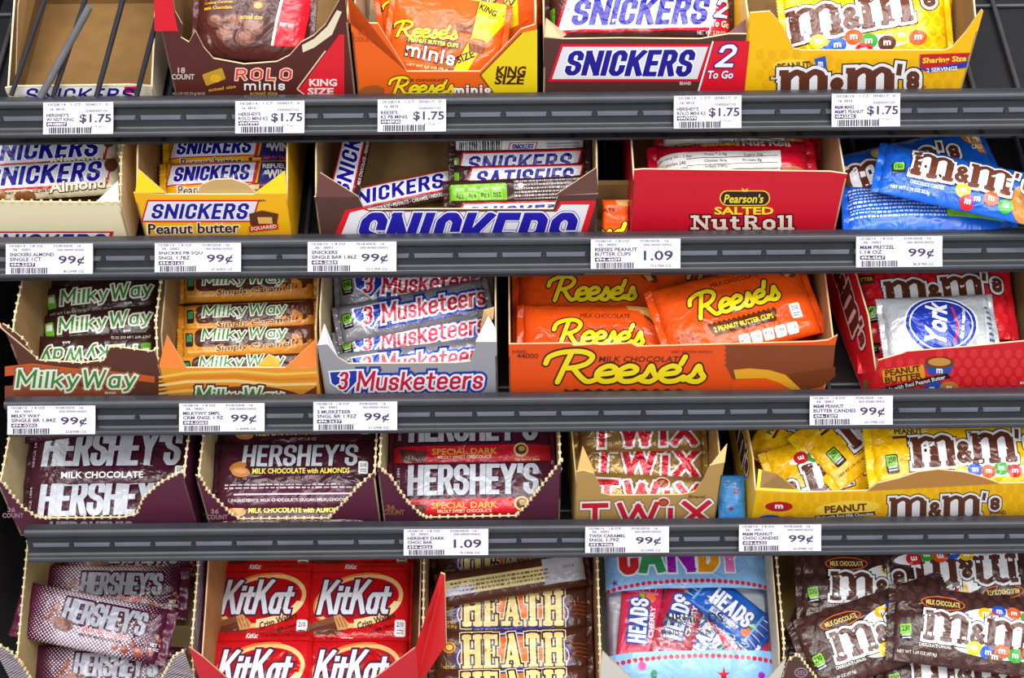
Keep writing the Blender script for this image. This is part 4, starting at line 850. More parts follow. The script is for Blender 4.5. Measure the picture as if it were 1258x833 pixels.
def nut_art(A):
    A.text('Salted', -16, 20, 46, 9, (250, 224, 60), 3, b=.035, rot=-2); A.text('Nut Roll', 40, 18, 58, 10, (246, 226, 220), 3, b=.03, rot=-3); A.ell(-58, 20, 12, 5, (60, 20, 24), 3); A.text("Pearson's", -58, 20, 20, 5, (250, 226, 60), 4, sh=.2)
    A.rect(-20, -8, 150, 30, (236, 232, 232), 2, rot=-1)
    for i, (t, x, y) in enumerate((('Serving Size 1 bar', -72, 2), ('Calories 240', -74, -5), ('Fat Cal. 100', -72, -12), ('Trans Fat 0g', -24, 3), ('Cholest. 0mg', -24, -5), ('Sodium 170mg', -24, -11), ('Sugars 20g', 22, 1), ('Protein 8g', 20, -6), ('Vitamin A 0%  Vitamin C 0%', 4, -18))): A.text(t, x, y, len(t) * 2.3, 4.2, (40, 20, 30), 3, b=.012)
    for y in (-1, -9, -15): A.rect(-4, y, 110, .8, (40, 20, 30), 3)
    A.ell(66, -20, 22, 7, (190, 120, 70), 2)
D_nut = design('nut', 208, 56, (2, 905, 195, .04), nut_art, (204, 16, 44), 18, .028, 12, 'round', 51, .0012)
G = 'red wrapped rolls in the red carton'
pack(D_nut, 2, 900, 204, 1.5, .040, 'red wrapped roll in front in the red carton, white nutrition label up', G)
pack(D_nut, 2, 906, 166, -3, .046, 'red wrapped roll behind the labelled one, under the shelf above', G)

settle()
NOW['k'] = 2
# -- loose blue pretzel pouches
PB = (24, 92, 200)
def prz_art(A):
    mm_yellow_dots(A, -100, 100, -30, 30, 5, 13, (22, 84, 186), 1)
    L_mm(A, 10, 8, 150, 34, 3, 0); A.rect(-76, -2, 16, 14, (30, 40, 50), 2, rot=8, r=2); A.rect(-76, 0, 12, 9, (120, 196, 60), 3, rot=8, r=2); A.text('150', -76, 0, 8, 5, (20, 40, 20), 4, b=.02)
    A.text('CHOCOLATE CANDIES', -40, -16, 40, 4, WHITE, 3, b=.01); A.text('NET WT 1.14 OZ 32.3g', -58, -24, 46, 4.4, WHITE, 3, b=.01)
    candies(A, [(2, -14), (20, -20), (36, -16), (54, -20), (10, -24)], 9, 5); A.ell(80, -10, 22, 22, (226, 120, 40), 2); A.ell(80, -6, 13, 10, (150, 90, 40), 3)
def prz_back(A):
    A.lines(-40, 4, 120, 40, 9, (190, 214, 246), 2, rot=2); A.rect(56, -2, 70, 22, (130, 200, 60), 2, r=3)
    for i in range(4): A.rect(31 + 16 * i, 0, 13, 14, (160, 220, 100), 3, r=2); A.text('150', 31 + 16 * i, 1, 8, 5, (30, 60, 20), 4)
    A.lines(50, 18, 70, 8, 2, (190, 214, 246), 2)
def prz_top(A):
    L_mm(A, -20, -2, 160, 36, 3, 0); A.poly([(60, 32), (110, 32), (110, -10), (84, -4), (70, 12)], (228, 138, 40), 3); A.text('150', 88, 14, 26, 14, (250, 240, 220), 5, b=.04); A.text('CALORIES', 88, 2, 26, 5, (250, 240, 220), 5, b=.02)
    candies(A, [(-40, 20), (-20, 24)], 9, 5)
D_p1, D_p2, D_p3 = [design(n, 206, h, (2, 1150, 225, .03), f, PB, 8, .016, 9, 'pouch', sd, .0013) for n, h, f, sd in (('p1', 62, prz_art, 61), ('p2', 58, prz_back, 62), ('p3', 66, prz_top, 63))]
G = 'blue pretzel pouches'
PP = ('candy_pouch', 'candy pouch')
pack(D_p2, 2, 1150, 282, 2, .010, 'blue pouch at the bottom of the loose heap, only its lower rim showing', G, 4, *PP, mode='fixed')
pack(D_p2, 2, 1138, 260, -3, .022, 'blue pouch face down with small print and a green panel', G, 8, *PP)
pack(D_p3, 2, 1122, 205, 13, .030, 'blue pouch with an orange corner marked 150, rear of the heap', G, 14, *PP)
pack(D_p1, 2, 1180, 227, -14, .050, 'blue pouch lying crosswise on top of the loose heap', G, 12, *PP)
settle()
# ================================================================== ROW 3
MWB = (92, 50, 40)
def mw_front(A):
    A.poly([(6, -450), (40, -446), (90, -452), (140, -456), (190, -462), (190, -470), (120, -462), (60, -456), (6, -462)], (206, 92, 40), 1); A.poly([(6, -474), (60, -470), (150, -480), (150, -492), (6, -490)], (150, 70, 40), 1)
    L_milky(A, 94, -467, 150, 27, 2, out2=(150, 96, 60)); A.text('BRAND', 136, -482, 14, 3, (240, 226, 210), 6)
b = box(3, [(3, 398), (10, 402), (30, 418), (40, 436), (48, 443), (100, 446), (128, 443), (134, 428), (140, 426), (186, 432), (190, 430)], .13, MWB, 'dark brown carton of bars with green wording, nearest the shelf end', mw_front,
        sl=[(0, .074), (.02, .08), (.13, .086)], sr=[(0, .052), (.02, .074), (.13, .086)], back=.086, inner=(176, 138, 92), perf=.009)
card_flap(b, [loc(b, 2, 402, 0), loc(b, 0, 396, .004), loc(b, 30, 418, .001), loc(b, 38, 432, 0)], (150, 60, 64), 'corner_flap')
def white_side(A):
    A.rect(60, 60, 100, 5, (230, 230, 226), 1, rot=-2)
def mw_bar(A):
    L_milky(A, 8, 4, 122, 24, 2); A.rect(-64, 2, 12, 18, (120, 190, 60), 2, r=2, rot=4); A.rect(-64, 4, 8, 8, (236, 246, 220), 3)
    A.text('NET WT 1.84 OZ 52.2g', -44, -15, 48, 4.5, (230, 220, 210), 2, b=.01); A.text('BAR', 36, -11, 10, 3, WHITE, 7)
def mw_back(A): A.rect(46, 4, 50, 18, (214, 222, 206), 1); A.barcode(46, 4, 46, 16, 2); A.text('Rich Chocolate - Creamy Caramel', -22, 4, 70, 5, (224, 210, 200), 2, b=.01); A.text('Smooth Nougat', -24, -4, 40, 4, (224, 210, 200), 2, b=.01)
D_mw = design('mw', 162, 44, (3, 112, 385, .03), mw_bar, (62, 34, 30), 28, .0105, 8, 'bar', 71, .0007, sealcol=(50, 30, 28)); D_mwb = design('mwb', 162, 44, (3, 112, 385, .03), mw_back, (62, 34, 30), 28, .0105, 8, 'bar', 72, .0007)
G = 'dark brown bars with green wording'
pack(D_mw, 3, 105, 432, 182, .022, 'dark brown green lettered bar turned upside down, at the carton front', G)
pack(D_mw, 3, 110, 402, 6, .026, 'dark brown green lettered bar just behind the upside down one', G)
pack(D_mw, 3, 112, 368, 6, .032, 'dark brown green lettered bar second behind the upside down one', G)
pack(D_mwb, 3, 116, 340, 3, .036, 'dark brown bar on its face with a pale barcode, at the back of the carton', G)
# -- orange caramel carton
MWO = (242, 158, 48)
def mc_front(A):
    for i, c in enumerate([(250, 206, 90), (232, 140, 40), (252, 222, 140), (236, 150, 44), (250, 206, 100)]):
        A.poly([(195, -462 - i * 5), (230, -456 - i * 5.5), (290, -454 - i * 6), (340, -458 - i * 6.5), (389, -456 - i * 7), (389, -459 - i * 7), (340, -461.5 - i * 6.5), (290, -457.5 - i * 6), (230, -459.5 - i * 5.5), (195, -465 - i * 5)], c, 1)
    A.ell(305, -496, 76, 22, (110, 56, 36), 2)
    L_milky(A, 294, -488, 110, 26, 3, out2=(90, 50, 36)); A.poly([(362, -490), (389, -474), (389, -492)], (110, 56, 36), 2)
b = box(3, [(196, 450), (230, 452), (380, 452), (389, 450)], .125, MWO, 'orange swirled carton of caramel bars', mc_front, sl=[(0, .032), (.02, .06), (.125, .086)], sr=[(0, .032), (.02, .062), (.125, .086)], back=.086, inner=(170, 134, 88))
for p in (((195, 450), (205, 412), (229, 452)), ((350, 452), (388, 417), (389, 450))):
    card_flap(b, [loc(b, *p[0], 0), loc(b, *p[1], .008), loc(b, *p[2], 0)], (236, 120, 50), 'corner_flap')
card_flap(b, [loc(b, 316, 450, .002), loc(b, 330, 436, .004), loc(b, 342, 441, .004), loc(b, 344, 451, .002)], (250, 190, 70), 'torn_tab')
def mc_bar(A):
    A.rect(6, 6, 150, 24, (84, 44, 34), 1, r=8); A.ell(70, 0, 30, 14, (226, 140, 40), 1); A.ell(84, 10, 20, 10, (110, 56, 34), 2)
    L_milky(A, -4, 9, 112, 19, 3); A.text('Simply Caramel', 8, -8, 100, 11, (252, 226, 150), 6, b=.06, sh=.2, rot=2); A.text('Simply Caramel', 8, -8, 97, 10, (130, 54, 20), 7, b=.025, sh=.2, rot=2)
    A.rect(-76, 4, 10, 18, (40, 40, 40), 3, r=2); A.rect(-76, 6, 7, 9, (60, 150, 90), 4); A.text('BAR', 40, -3, 8, 3, WHITE, 8); A.rect(-60, -12, 40, 3, (240, 190, 100), 4)
D_mc = design('mc', 190, 40, (3, 290, 390, .03), mc_bar, (232, 154, 46), 31, .0098, 9, 'bar', 75, .0008)
G = 'orange caramel bars'
for y, n, lb in ((454, .020, 'orange caramel bar lowest in its swirled carton, mostly behind the front'), (420, .024, 'orange caramel bar second from the front of the swirled carton'), (391, .028, 'orange caramel bar third from the front of the swirled carton'), (352, .033, 'orange caramel bar deepest in the swirled carton, below the shelf above')):
    pack(D_mc, 3, 292, y, 1.5 if y != 391 else 2, n, lb, G)
# -- silver carton
SIL = (160, 160, 168)
def mu_front(A): L_musk(A, 502, -466, 190, 30, 1, rot=1)
b = box(3, [(390, 424), (402, 423), (416, 440), (428, 447), (560, 446), (578, 444), (584, 428), (586, 420), (610, 420)], .125, SIL, 'silver grey carton of bars with red and blue wording', mu_front, sl=[(0, .054), (.025, .076), (.125, .086)], sr=[(0, .057), (.025, .08), (.125, .086)], back=.086, inner=(196, 176, 140))
card_flap(b, [loc(b, 391, 424, 0), loc(b, 399, 398, .01), loc(b, 416, 440, 0), loc(b, 403, 424, 0)], (226, 226, 232), 'corner_flap', inner=(220, 220, 226))
card_flap(b, [loc(b, 584, 420, 0), loc(b, 600, 388, .012), loc(b, 609, 404, .006), loc(b, 610, 420, 0)], (222, 222, 230), 'corner_flap'); card_flap(b, [loc(b, 590, 404, .013), loc(b, 594, 382, .016), loc(b, 607, 378, .016), loc(b, 606, 392, .013)], (206, 164, 110), 'torn_tab', inner=(206, 164, 110))
def mu_bar(A):
    L_musk(A, 14, 4, 176, 32, 2); cal_badge(A, -86, 3, 2, 14, 20, '240', True, 4); A.text('The Milk Chocolate Covered Fluffy Nougat', 30, -17, 110, 5, (60, 80, 160), 2, b=.0)
D_mu = design('mu', 210, 50, (3, 510, 380, .03), mu_bar, (150, 150, 158), 31, .0105, 8, 'bar', 81, .0009, 'foil')
G = 'silver bars in the grey carton'
pack(D_mu, 3, 505, 448, 6, .018, 'silver bar lowest in its carton, only a strip over the cut front', G)
pack(D_mu, 3, 507, 416, 9, .026, 'silver bar just above the lowest one, its right end word cut short', G)
pack(D_mu, 3, 503, 383, 10.5, .034, 'silver bar tilted most, third from the front of the grey carton', G)
pack(D_mu, 3, 498, 352, 3, .036, 'silver bar behind the tilted ones, half under the shelf above', G)
# -- big orange carton
def re_front(A):
    L_reese(A, 768, -450, 208, 44, 2); A.text('MILK CHOCOLATE', 788, -441, 104, 7, (96, 36, 12), 2, b=.01, sh=.2); A.text('34000', 638, -432, 18, 4, (150, 60, 20), 2); A.text('44000', 648, -437, 26, 6, (110, 44, 16), 2, b=.01)
    A.poly([(890, -424)] + [(890 + 3 * (i % 2), -424 - i * 3.0) for i in range(1, 10)] + [(900, -466), (1022, -466), (1026, -424)], (136, 66, 30), 2)
    A.poly([(901, -454), (920, -452), (945, -454), (965, -460), (985, -479), (975, -480), (958, -470), (940, -464), (904, -465)], (236, 170, 40), 4); A.poly([(966, -460), (985, -480), (1010, -474), (1026, -462), (1026, -450)], (120, 56, 24), 3); A.poly([(899, -466), (940, -464), (960, -471), (974, -481), (899, -481)], REESE, 3)
    A.poly([(690, -488)] + [(694 + 7 * i, -477 - 3 * (i % 2)) for i in range(22)] + [(846, -488)], (84, 36, 18), 2); A.text('2 PEANUT BUTTER CUPS', 770, -485, 130, 8, (240, 210, 40), 3, b=.03); A.text('BEST BEFORE 04/2015', 850, -432, 50, 3, (170, 60, 20), 2)
b = box(3, [(625, 423), (700, 422), (705, 425), (730, 423), (738, 424), (775, 422), (782, 426), (1000, 420), (1018, 418), (1029, 412)], .16, (238, 84, 22), 'wide orange carton of peanut cup packs in the middle of the shelves', re_front, sl=[(0, .056), (.16, .086)], sr=[(0, .064), (.16, .088)], back=.086, inner=(196, 150, 104), edge=(226, 176, 130))
G = 'orange peanut cup packs'
PK = ('candy_bar', 'candy pack')
pack(D_re, 3, 735, 426, -1, .026, 'orange peanut cup pack in front, lower of the two straight ones', G, 20, *PK)
pack(D_re, 3, 722, 372, 0, .032, 'orange peanut cup pack lying behind the lower straight one, both its ends crimped', G, 16, *PK)
pack(D_re, 3, 930, 424, 4, .014, 'orange peanut cup pack almost buried under the tilted one', G, 14, *PK)
pack(D_re, 3, 912, 364, -2, .030, 'orange peanut cup pack behind the tilted one, touching the shelf above', G, 14, *PK)
pack(D_re, 3, 918, 383, 13.5, .050, 'orange peanut cup pack lying tilted across the others, row of white fact boxes below', G, 16, *PK, mode='fwd')
# -- red carton with a round silver patty
RPB = (214, 26, 40)
def rpb_front(A):
    mm_yellow_dots(A, 1070, 1260, 412, 482, 6, 14, (226, 50, 56), 1)
    A.rect(1110, -459, 52, 17, (232, 160, 40), 3, rot=8, r=3); A.text('PEANUT', 1109, -455, 44, 8, (90, 44, 20), 4, b=.035, rot=8); A.text('BUTTER', 1110, -464, 46, 8, (90, 44, 20), 4, b=.035, rot=8)
    A.poly([(1080, -477), (1164, -458), (1168, -464), (1080, -484)], (40, 22, 22), 4); A.text('Made with Real Peanut Butter', 1122, -471, 80, 5, WHITE, 5, rot=12.5, b=.015)
    A.poly([(1136, -448), (1172, -444), (1168, -458), (1142, -460)], (40, 84, 180), 4); A.ell(1154, -445, 18, 7, (110, 66, 30), 5); A.ell(1154, -444, 14, 5, (210, 150, 70), 6); A.text('m', 1154, -455, 8, 6, WHITE, 6, b=.04)
    A.ell(1146, -477, 14, 8, (40, 84, 190), 4, rot=20); A.ell(1166, -476, 12, 8, (200, 130, 60), 5); A.text('m', 1166, -476, 7, 5, WHITE, 6, b=.04); A.text('m', 1145, -477, 7, 5, WHITE, 6, b=.04)
    A.text('BRAND', 1258, -470, 10, 3, WHITE, 3)
def rpb_side(A):
    A.push(70, 40, 10, -1, 1); L_mm(A, 0, 0, 96, 30, 2); A.pop(); A.ell(8, 10, 3, 5, (60, 150, 60), 2)
b = box(3, [(1079, 443), (1110, 434), (1114, 432), (1190, 426), (1240, 421), (1296, 416)], .15, RPB, 'red carton holding a red pouch and a silver wrapped patty', rpb_front, sl=[(0, .036), (.03, .06), (.15, .086)], sr=[(0, .06), (.02, .07), (.15, .088)], back=.086, inner=(176, 136, 92), outer_art={-1: lambda A: rpb_side(A)}, splay=.024)
def rpm_art(A):
    mm_yellow_dots(A, -100, 100, -45, 45, 6, 14, (226, 40, 52), 1)
    L_mm(A, 10, 12, 152, 38, 3, 3); A.rect(-84, 30, 26, 12, (80, 50, 30), 2, rot=-4); A.text('BUTTER', -84, 30, 22, 5, (230, 180, 70), 3, b=.03); cal_badge(A, -80, -14, 3, 15, 20, '240', True, 8)
    candies(A, [(-10, -16), (6, -14), (22, -12), (-26, -17), (38, -14), (54, -20)], 10, 5)
D_rp = design('rp', 196, 92, (3, 1140, 375, .03), rpm_art, RPB, 18, .015, 10, 'pouch', 91, .0014)
pack(D_rp, 3, 1135, 418, -3, .020, 'red pouch lying lower in the red carton, mostly hidden by the silver patty', 'red pouches in the red carton', 14, 'candy_pouch', 'candy pouch')
pack(D_rp, 3, 1140, 373, 1, .034, 'red pouch with big brown and white letters behind the silver patty', 'red pouches in the red carton', None, 'candy_pouch', 'candy pouch')
def patty(A):
    A.ell(0, 0, 45, 36, (246, 246, 250), 1, n=36); A.ell(0, 0, 43, 34, (30, 56, 168), 2, n=36); A.ring(0, 0, 39, 30.5, 1.6, (240, 240, 250), 3)
    A.text('York', 2, 2, 26, 46, WHITE, 4, b=.02, rot=90, sh=.2) if False else A.text('York', -6, 2, 54, 27, WHITE, 4, b=.035, rot=80, sh=.2)
    A.line([(14, -24), (20, -4), (16, 20)], 2.6, (220, 40, 50), 4); A.text('Get the sensation!', 26, 0, 38, 5, WHITE, 4, rot=78, sh=.2)
    A.poly([(52, -32), (76, -30), (76, 26), (58, 32)], (206, 212, 222), 1); A.lines(64, 0, 12, 46, 7, (70, 80, 130), 2)
D_pat = design('patty', 146, 78, (3, 1150, 405, .05), patty, (186, 188, 196), 16, .016, 7, 'pouch', 93, .0012, 'foil')
pack(D_pat, 3, 1153, 403, 2, .050, 'silver wrapped mint patty with a round blue emblem, lying on the red pouches', None, None, 'candy_patty', 'candy')

# ================================================================== ROW 4
HM = (92, 34, 60); HB = (66, 24, 40)
def hm_front(A): A.text('36', 14, -626, 10, 6, (170, 130, 146), 1, b=.03); A.text('COUNT', 16, -633, 26, 6, (170, 130, 146), 1, b=.03); L_hersh(A, 112, -651, 104, 22, 2)
b = box(4, [(-20, 570), (6, 594), (14, 606), (28, 622), (44, 635), (56, 637), (150, 636), (168, 632), (176, 612), (196, 594), (206, 588), (226, 572), (238, 562)], .13, HM, 'maroon carton of plain chocolate bars jutting past the shelf end', hm_front, sl=[(0, .094), (.13, .074)], sr=[(0, .098), (.02, .086), (.13, .074)], back=.074, perf=True, inner=(214, 196, 150)) if False else box(4, [(-6, 588), (6, 596), (14, 608), (28, 624), (44, 635), (56, 637), (150, 636), (168, 632), (176, 612), (196, 594), (212, 585), (224, 580)], .13, HM, 'maroon carton of plain chocolate bars jutting past the shelf end', hm_front, sl=[(0, .064), (.13, .074)], sr=[(0, .07), (.02, .074), (.13, .074)], back=.074, perf=True, inner=(206, 184, 140))
def hm_bar(A):
    L_hersh(A, 0, 8, 182, 44, 2); A.text('MILK CHOCOLATE', -10, -25, 106, 8, (236, 232, 236), 4, b=.025); cal_badge(A, 90, -22, 3, 13, 15); A.text('SINCE 1894', -102, 6, 40, 4, (190, 180, 190), 3, rot=90)
D_hmf = design('hmf', 226, 56, (4, 128, 600, .025), lambda A: (L_hersh(A, 0, 2, 182, 44, 2), A.text('SINCE 1894', -102, 0, 36, 4, (190, 180, 190), 3, rot=90)), HB, 20, .010, 7, 'bar', 100, .0005)
D_hm = design('hm', 226, 76, (4, 128, 600, .025), hm_bar, HB, 14, .011, 7, 'bar', 101, .0005)
G = 'plain maroon bars in the outermost carton'
pack(D_hmf, 4, 122, 615, 1, .016, 'plain maroon bar at the front of the outermost maroon carton', G)
pack(D_hm, 4, 136, 562, 0, .026, 'plain maroon bar behind the front one, white words showing under its silver name', G)
pack(D_hm, 4, 112, 500, 6, .040, 'plain maroon bar turned a little on top at the back of the outermost maroon carton', G, 10, mode='fixed')
def ha_front(A): A.text('36', 264, -628, 10, 6, (180, 140, 140), 1, b=.03); A.text('COUNT', 267, -635, 26, 6, (180, 140, 140), 1, b=.03); L_hersh(A, 350, -648, 100, 16, 1)
box(4, [(240, 584), (246, 586), (254, 602), (270, 618), (282, 630), (294, 638), (404, 637), (412, 628), (424, 616), (440, 598), (460, 580)], .13, HM, 'maroon carton of almond chocolate bars between the two other maroon ones', ha_front, sl=[(0, .068), (.13, .074)], sr=[(0, .07), (.13, .074)], back=.074, perf=True, inner=(206, 184, 140))
def ha_bar(A):
    L_hersh(A, 6, 12, 158, 28, 2); A.text('MILK CHOCOLATE with ALMONDS', 8, -8, 132, 7, (246, 222, 90), 4, b=.025); cal_badge(A, 92, -4, 3, 13, 16)
    A.ell(-78, -2, 12, 6, (178, 112, 56), 4, rot=15); A.ell(-74, -9, 13, 6.5, (196, 130, 70), 5, rot=-8); A.ell(-74, -8, 9, 3, (214, 156, 96), 6, rot=-8); A.text('NET WT 1.45 OZ', 8, -17, 36, 3.6, (170, 140, 150), 3)
def ha_back(A): A.rect(0, 4, 190, 16, (196, 186, 192), 1) if False else A.lines(0, 6, 190, 16, 4, (206, 196, 202), 1); A.rect(8, -8, 180, 2, (240, 200, 220), 1); A.rect(-30, 14, 110, 5, (220, 214, 220), 1); A.text('INGREDIENTS: MILK CHOCOLATE (SUGAR; MILK; CHOCOLATE)', 0, -16, 170, 5, (200, 190, 196), 2)
D_ha = design('ha', 226, 64, (4, 350, 600, .025), ha_bar, HB, 16, .011, 7, 'bar', 105, .0005); D_hab = design('hab', 226, 50, (4, 350, 600, .025), ha_back, (76, 28, 48), 16, .011, 7, 'bar', 106, .0006)
G = 'almond chocolate bars in the middle maroon carton'
pack(D_ha, 4, 346, 622, 0, .016, 'maroon almond bar nearest the front, yellow words just above the cut edge', G)
pack(D_hab, 4, 362, 602, 0, .024, 'maroon almond bar lying face down with pale small print', G)
pack(D_ha, 4, 358, 574, 0, .029, 'maroon almond bar with two whole almonds left of its yellow words', G)
pack(D_ha, 4, 364, 527, 1, .034, 'maroon almond bar under the shelf above, only its yellow words seen', G)
def hd_front(A): A.text('36', 480, -623, 11, 6, (150, 110, 70), 1, b=.03); A.text('COUNT', 484, -629, 26, 6, (150, 110, 70), 1, b=.03)
box(4, [(463, 570), (470, 578), (480, 586), (490, 602), (500, 616), (516, 632), (524, 636), (634, 634), (646, 622), (660, 604), (676, 584), (690, 566)], .13, (88, 32, 58), 'maroon carton of bars with red bands, next to the gold carton', hd_front, sl=[(0, .074), (.13, .074)], sr=[(0, .074), (.13, .074)], back=.074, perf=True, inner=(206, 184, 140))
def hd_bar(A):
    A.rect(0, -28, 240, 26, (196, 26, 44), 1); L_hersh(A, 2, 10, 176, 40, 2, sh=.03); A.text('SPECIAL DARK', -10, -23, 88, 8, (226, 160, 60), 3, b=.02); A.text('MILDLY SWEET CHOCOLATE', -10, -30, 72, 4, (246, 200, 170), 3, b=.02)
    A.ell(66, -22, 10, 9, (224, 190, 110), 3); A.ell(66, -22, 7.5, 6.5, (90, 40, 50), 4); A.ell(67, -21, 4.5, 3.5, (190, 160, 80), 5); A.poly([(-98, -18), (-60, -22), (-64, -36), (-94, -34)], (84, 46, 40), 3, ); A.text('HERSHEYS', -78, -26, 26, 5, (110, 66, 56), 4, rot=-6); A.text('SINCE 1894', -98, 10, 34, 4, (190, 180, 190), 3, rot=90); A.text('You have to share', 74, -34, 34, 3, (250, 210, 150), 3)
D_hdf = design('hdf', 226, 68, (4, 575, 600, .025), lambda A: hd_bar(A), (78, 26, 48), 22, .010, 7, 'bar', 108, .0005, sealcol=(96, 24, 44))
D_hd = design('hd', 226, 84, (4, 575, 600, .025), hd_bar, (78, 26, 48), 16, .011, 7, 'bar', 109, .0005, sealcol=(96, 24, 44))
G = 'red banded bars in the maroon carton by the gold one'
pack(D_hdf, 4, 576, 600, .5, .020, 'red banded maroon bar in front, its whole silver name readable', G)
pack(D_hd, 4, 572, 536, .5, .030, 'red banded maroon bar behind, silver name half under the shelf above', G)
# -- gold carton
GOLD = (190, 152, 88)
def tw_front(A): L_twix(A, 794, -631, 160, 30, 2, rot=1.5); A.text('Brand', 856, -610, 20, 4, (110, 84, 50), 2, sh=.3)
def tw_side(A): A.push(34, 44, 0, -1, 1); A.text('36', 0, 0, 16, 12, (120, 90, 50), 1, b=.02); A.text('COUNT', 0, -10, 14, 4, (120, 90, 50), 1); A.pop()
b = box(4, [(708, 580), (716, 578), (730, 582), (736, 596), (738, 606), (750, 609), (838, 608), (854, 604), (864, 590), (872, 572), (890, 568)], .12, GOLD, 'gold carton of caramel biscuit bars', tw_front, sl=[(0, .062), (.03, .07), (.12, .074)], sr=[(0, .070), (.03, .072), (.12, .074)], back=.074, inner=(196, 158, 96), edge=(214, 180, 120), outer_art={-1: tw_side}, splay=.008)
card_flap(b, [loc(b, 709, 580, 0), loc(b, 716, 548, .01), loc(b, 731, 580, .001)], (206, 168, 100), 'corner_flap'); card_flap(b, [loc(b, 872, 572, 0), loc(b, 893, 545, .012), loc(b, 890, 568, 0)], (198, 160, 96), 'corner_flap')
def tw_bar(A): L_twix(A, 4, -2, 134, 36, 2, rot=0); A.rect(-78, 8, 6, 8, (90, 160, 60), 2)
D_tw = design('tw', 168, 52, (4, 800, 580, .025), tw_bar, (168, 130, 66), 22, .012, 8, 'bar', 113, .0011, 'foil')
G = 'gold biscuit bars'
pack(D_tw, 4, 797, 609, -3, .022, 'gold bar in front in the gold carton, lower half of its red name cut off', G)
pack(D_tw, 4, 802, 567, -2, .028, 'gold bar in the middle of the gold carton with its red name whole', G)
pack(D_tw, 4, 796, 530, 1, .034, 'gold bar at the back of the gold carton, under the shelf above', G)
# -- yellow peanut carton
def py_front(A):
    mm_yellow_dots(A, 920, 1260, 600, 640, 6, 14, (244, 180, 14), 1)
    A.ell(957, -622, 17, 6, (190, 24, 40), 2); A.text('m', 957, -622, 10, 5, WHITE, 3, b=.04); A.ell(946, -637, 14, 5, (40, 80, 190), 2); A.ell(968, -638, 12, 5, (226, 120, 30), 2)
    A.ell(1041, -624, 40, 9, (252, 216, 66), 2, rot=4); A.text('PEANUT', 1039, -624, 52, 9, CHOC, 4, b=.035, rot=4); A.rect(1038, -633, 74, 5, (70, 36, 26), 3, rot=4); A.text('Made with Real Milk Chocolate', 1038, -633, 70, 4, WHITE, 4, rot=4)
    L_mm(A, 1160, -622, 142, 32, 3, 2); A.text('BRAND', 1226, -629, 20, 5, CHOC, 3, b=.02)
def py_side(A): A.push(66, 38, 0, -1, 1); L_mm(A, 0, 0, 90, 30, 2); A.pop()
b = box(4, [(928, 602), (950, 604), (985, 605), (1070, 603), (1090, 596), (1120, 594), (1140, 590), (1150, 584), (1180, 583), (1205, 586), (1225, 594), (1310, 592)], .2, (248, 196, 16), 'long yellow carton of peanut sweet pouches', py_front, sl=[(0, .048), (.02, .062), (.2, .072)], sr=[(0, .06), (.2, .072)], back=.072, inner=(196, 150, 90), outer_art={-1: py_side}, splay=.014)
card_flap(b, [loc(b, 929, 602, 0), loc(b, 932, 576, .012), loc(b, 956, 582, .006), loc(b, 984, 605, 0)], (248, 200, 24), 'corner_flap')
tor = [loc(b, x, y, -.0006) for x, y in ((1066, 603), (1078, 594), (1104, 588), (1128, 580), (1152, 577), (1182, 580), (1206, 586), (1228, 594))]
card_flap(b, list(reversed(tor)), (190, 132, 66), 'torn_edge', inner=(190, 132, 66))
def py_art(A):
    mm_yellow_dots(A, -110, 110, -40, 40, 6, 14, (244, 182, 14), 1)
    L_mm(A, 18, 6, 160, 40, 3, 2); A.ell(-58, 28, 24, 7, (252, 220, 80), 3, rot=4); A.text('PEANUT', -58, 28, 34, 7, CHOC, 5, b=.03); A.rect(-58, 21, 40, 3.5, CHOC, 4)
    cal_badge(A, -82, -10, 3, 15, 22, '250', True, 4); A.ell(20, -20, 60, 9, (240, 236, 220), 2); candies(A, [(0, -22), (16, -20), (32, -22), (48, -19), (64, -22), (-14, -25)], 9, 5); A.text('CHOCOLATE CANDIES', -46, -22, 36, 4, CHOC, 4); A.text('NET WT 1.74 OZ 49.3g', -72, -30, 44, 4, CHOC, 4)
D_py = design('py', 224, 84, (4, 1170, 575, .03), py_art, (248, 200, 20), 18, .014, 10, 'pouch', 121, .0012)
G = 'yellow peanut pouches'
PP = ('candy_pouch', 'candy pouch')
pack(D_py, 4, 1080, 592, -1, .012, 'yellow pouch lying flat low behind the front edge of the long yellow carton', G, 8, *PP, mode='fixed')
pack(D_py, 4, 1050, 568, 196, .026, 'yellow pouch turned upside down under the two slanting pouches', G, 22, *PP, mode='fixed')
pack(D_py, 4, 1002, 492, 56, .030, 'yellow pouch hanging steeply at the end of the long yellow carton by the gold one', G, 12, *PP, mode='fixed')
pack(D_py, 4, 1080, 512, 33, .040, 'yellow pouch standing askew between the steep one and the big straight one', G, 14, *PP, mode='fixed')
pack(D_py, 4, 1176, 560, 1, .048, 'yellow pouch lying straight on top with all its brown letters readable', G, None, *PP, mode='fixed')
pack(D_py, 4, 1228, 520, -4, .046, 'yellow pouch half under the shelf above, behind the straight one', G, 14, *PP, mode='fixed')
settle()
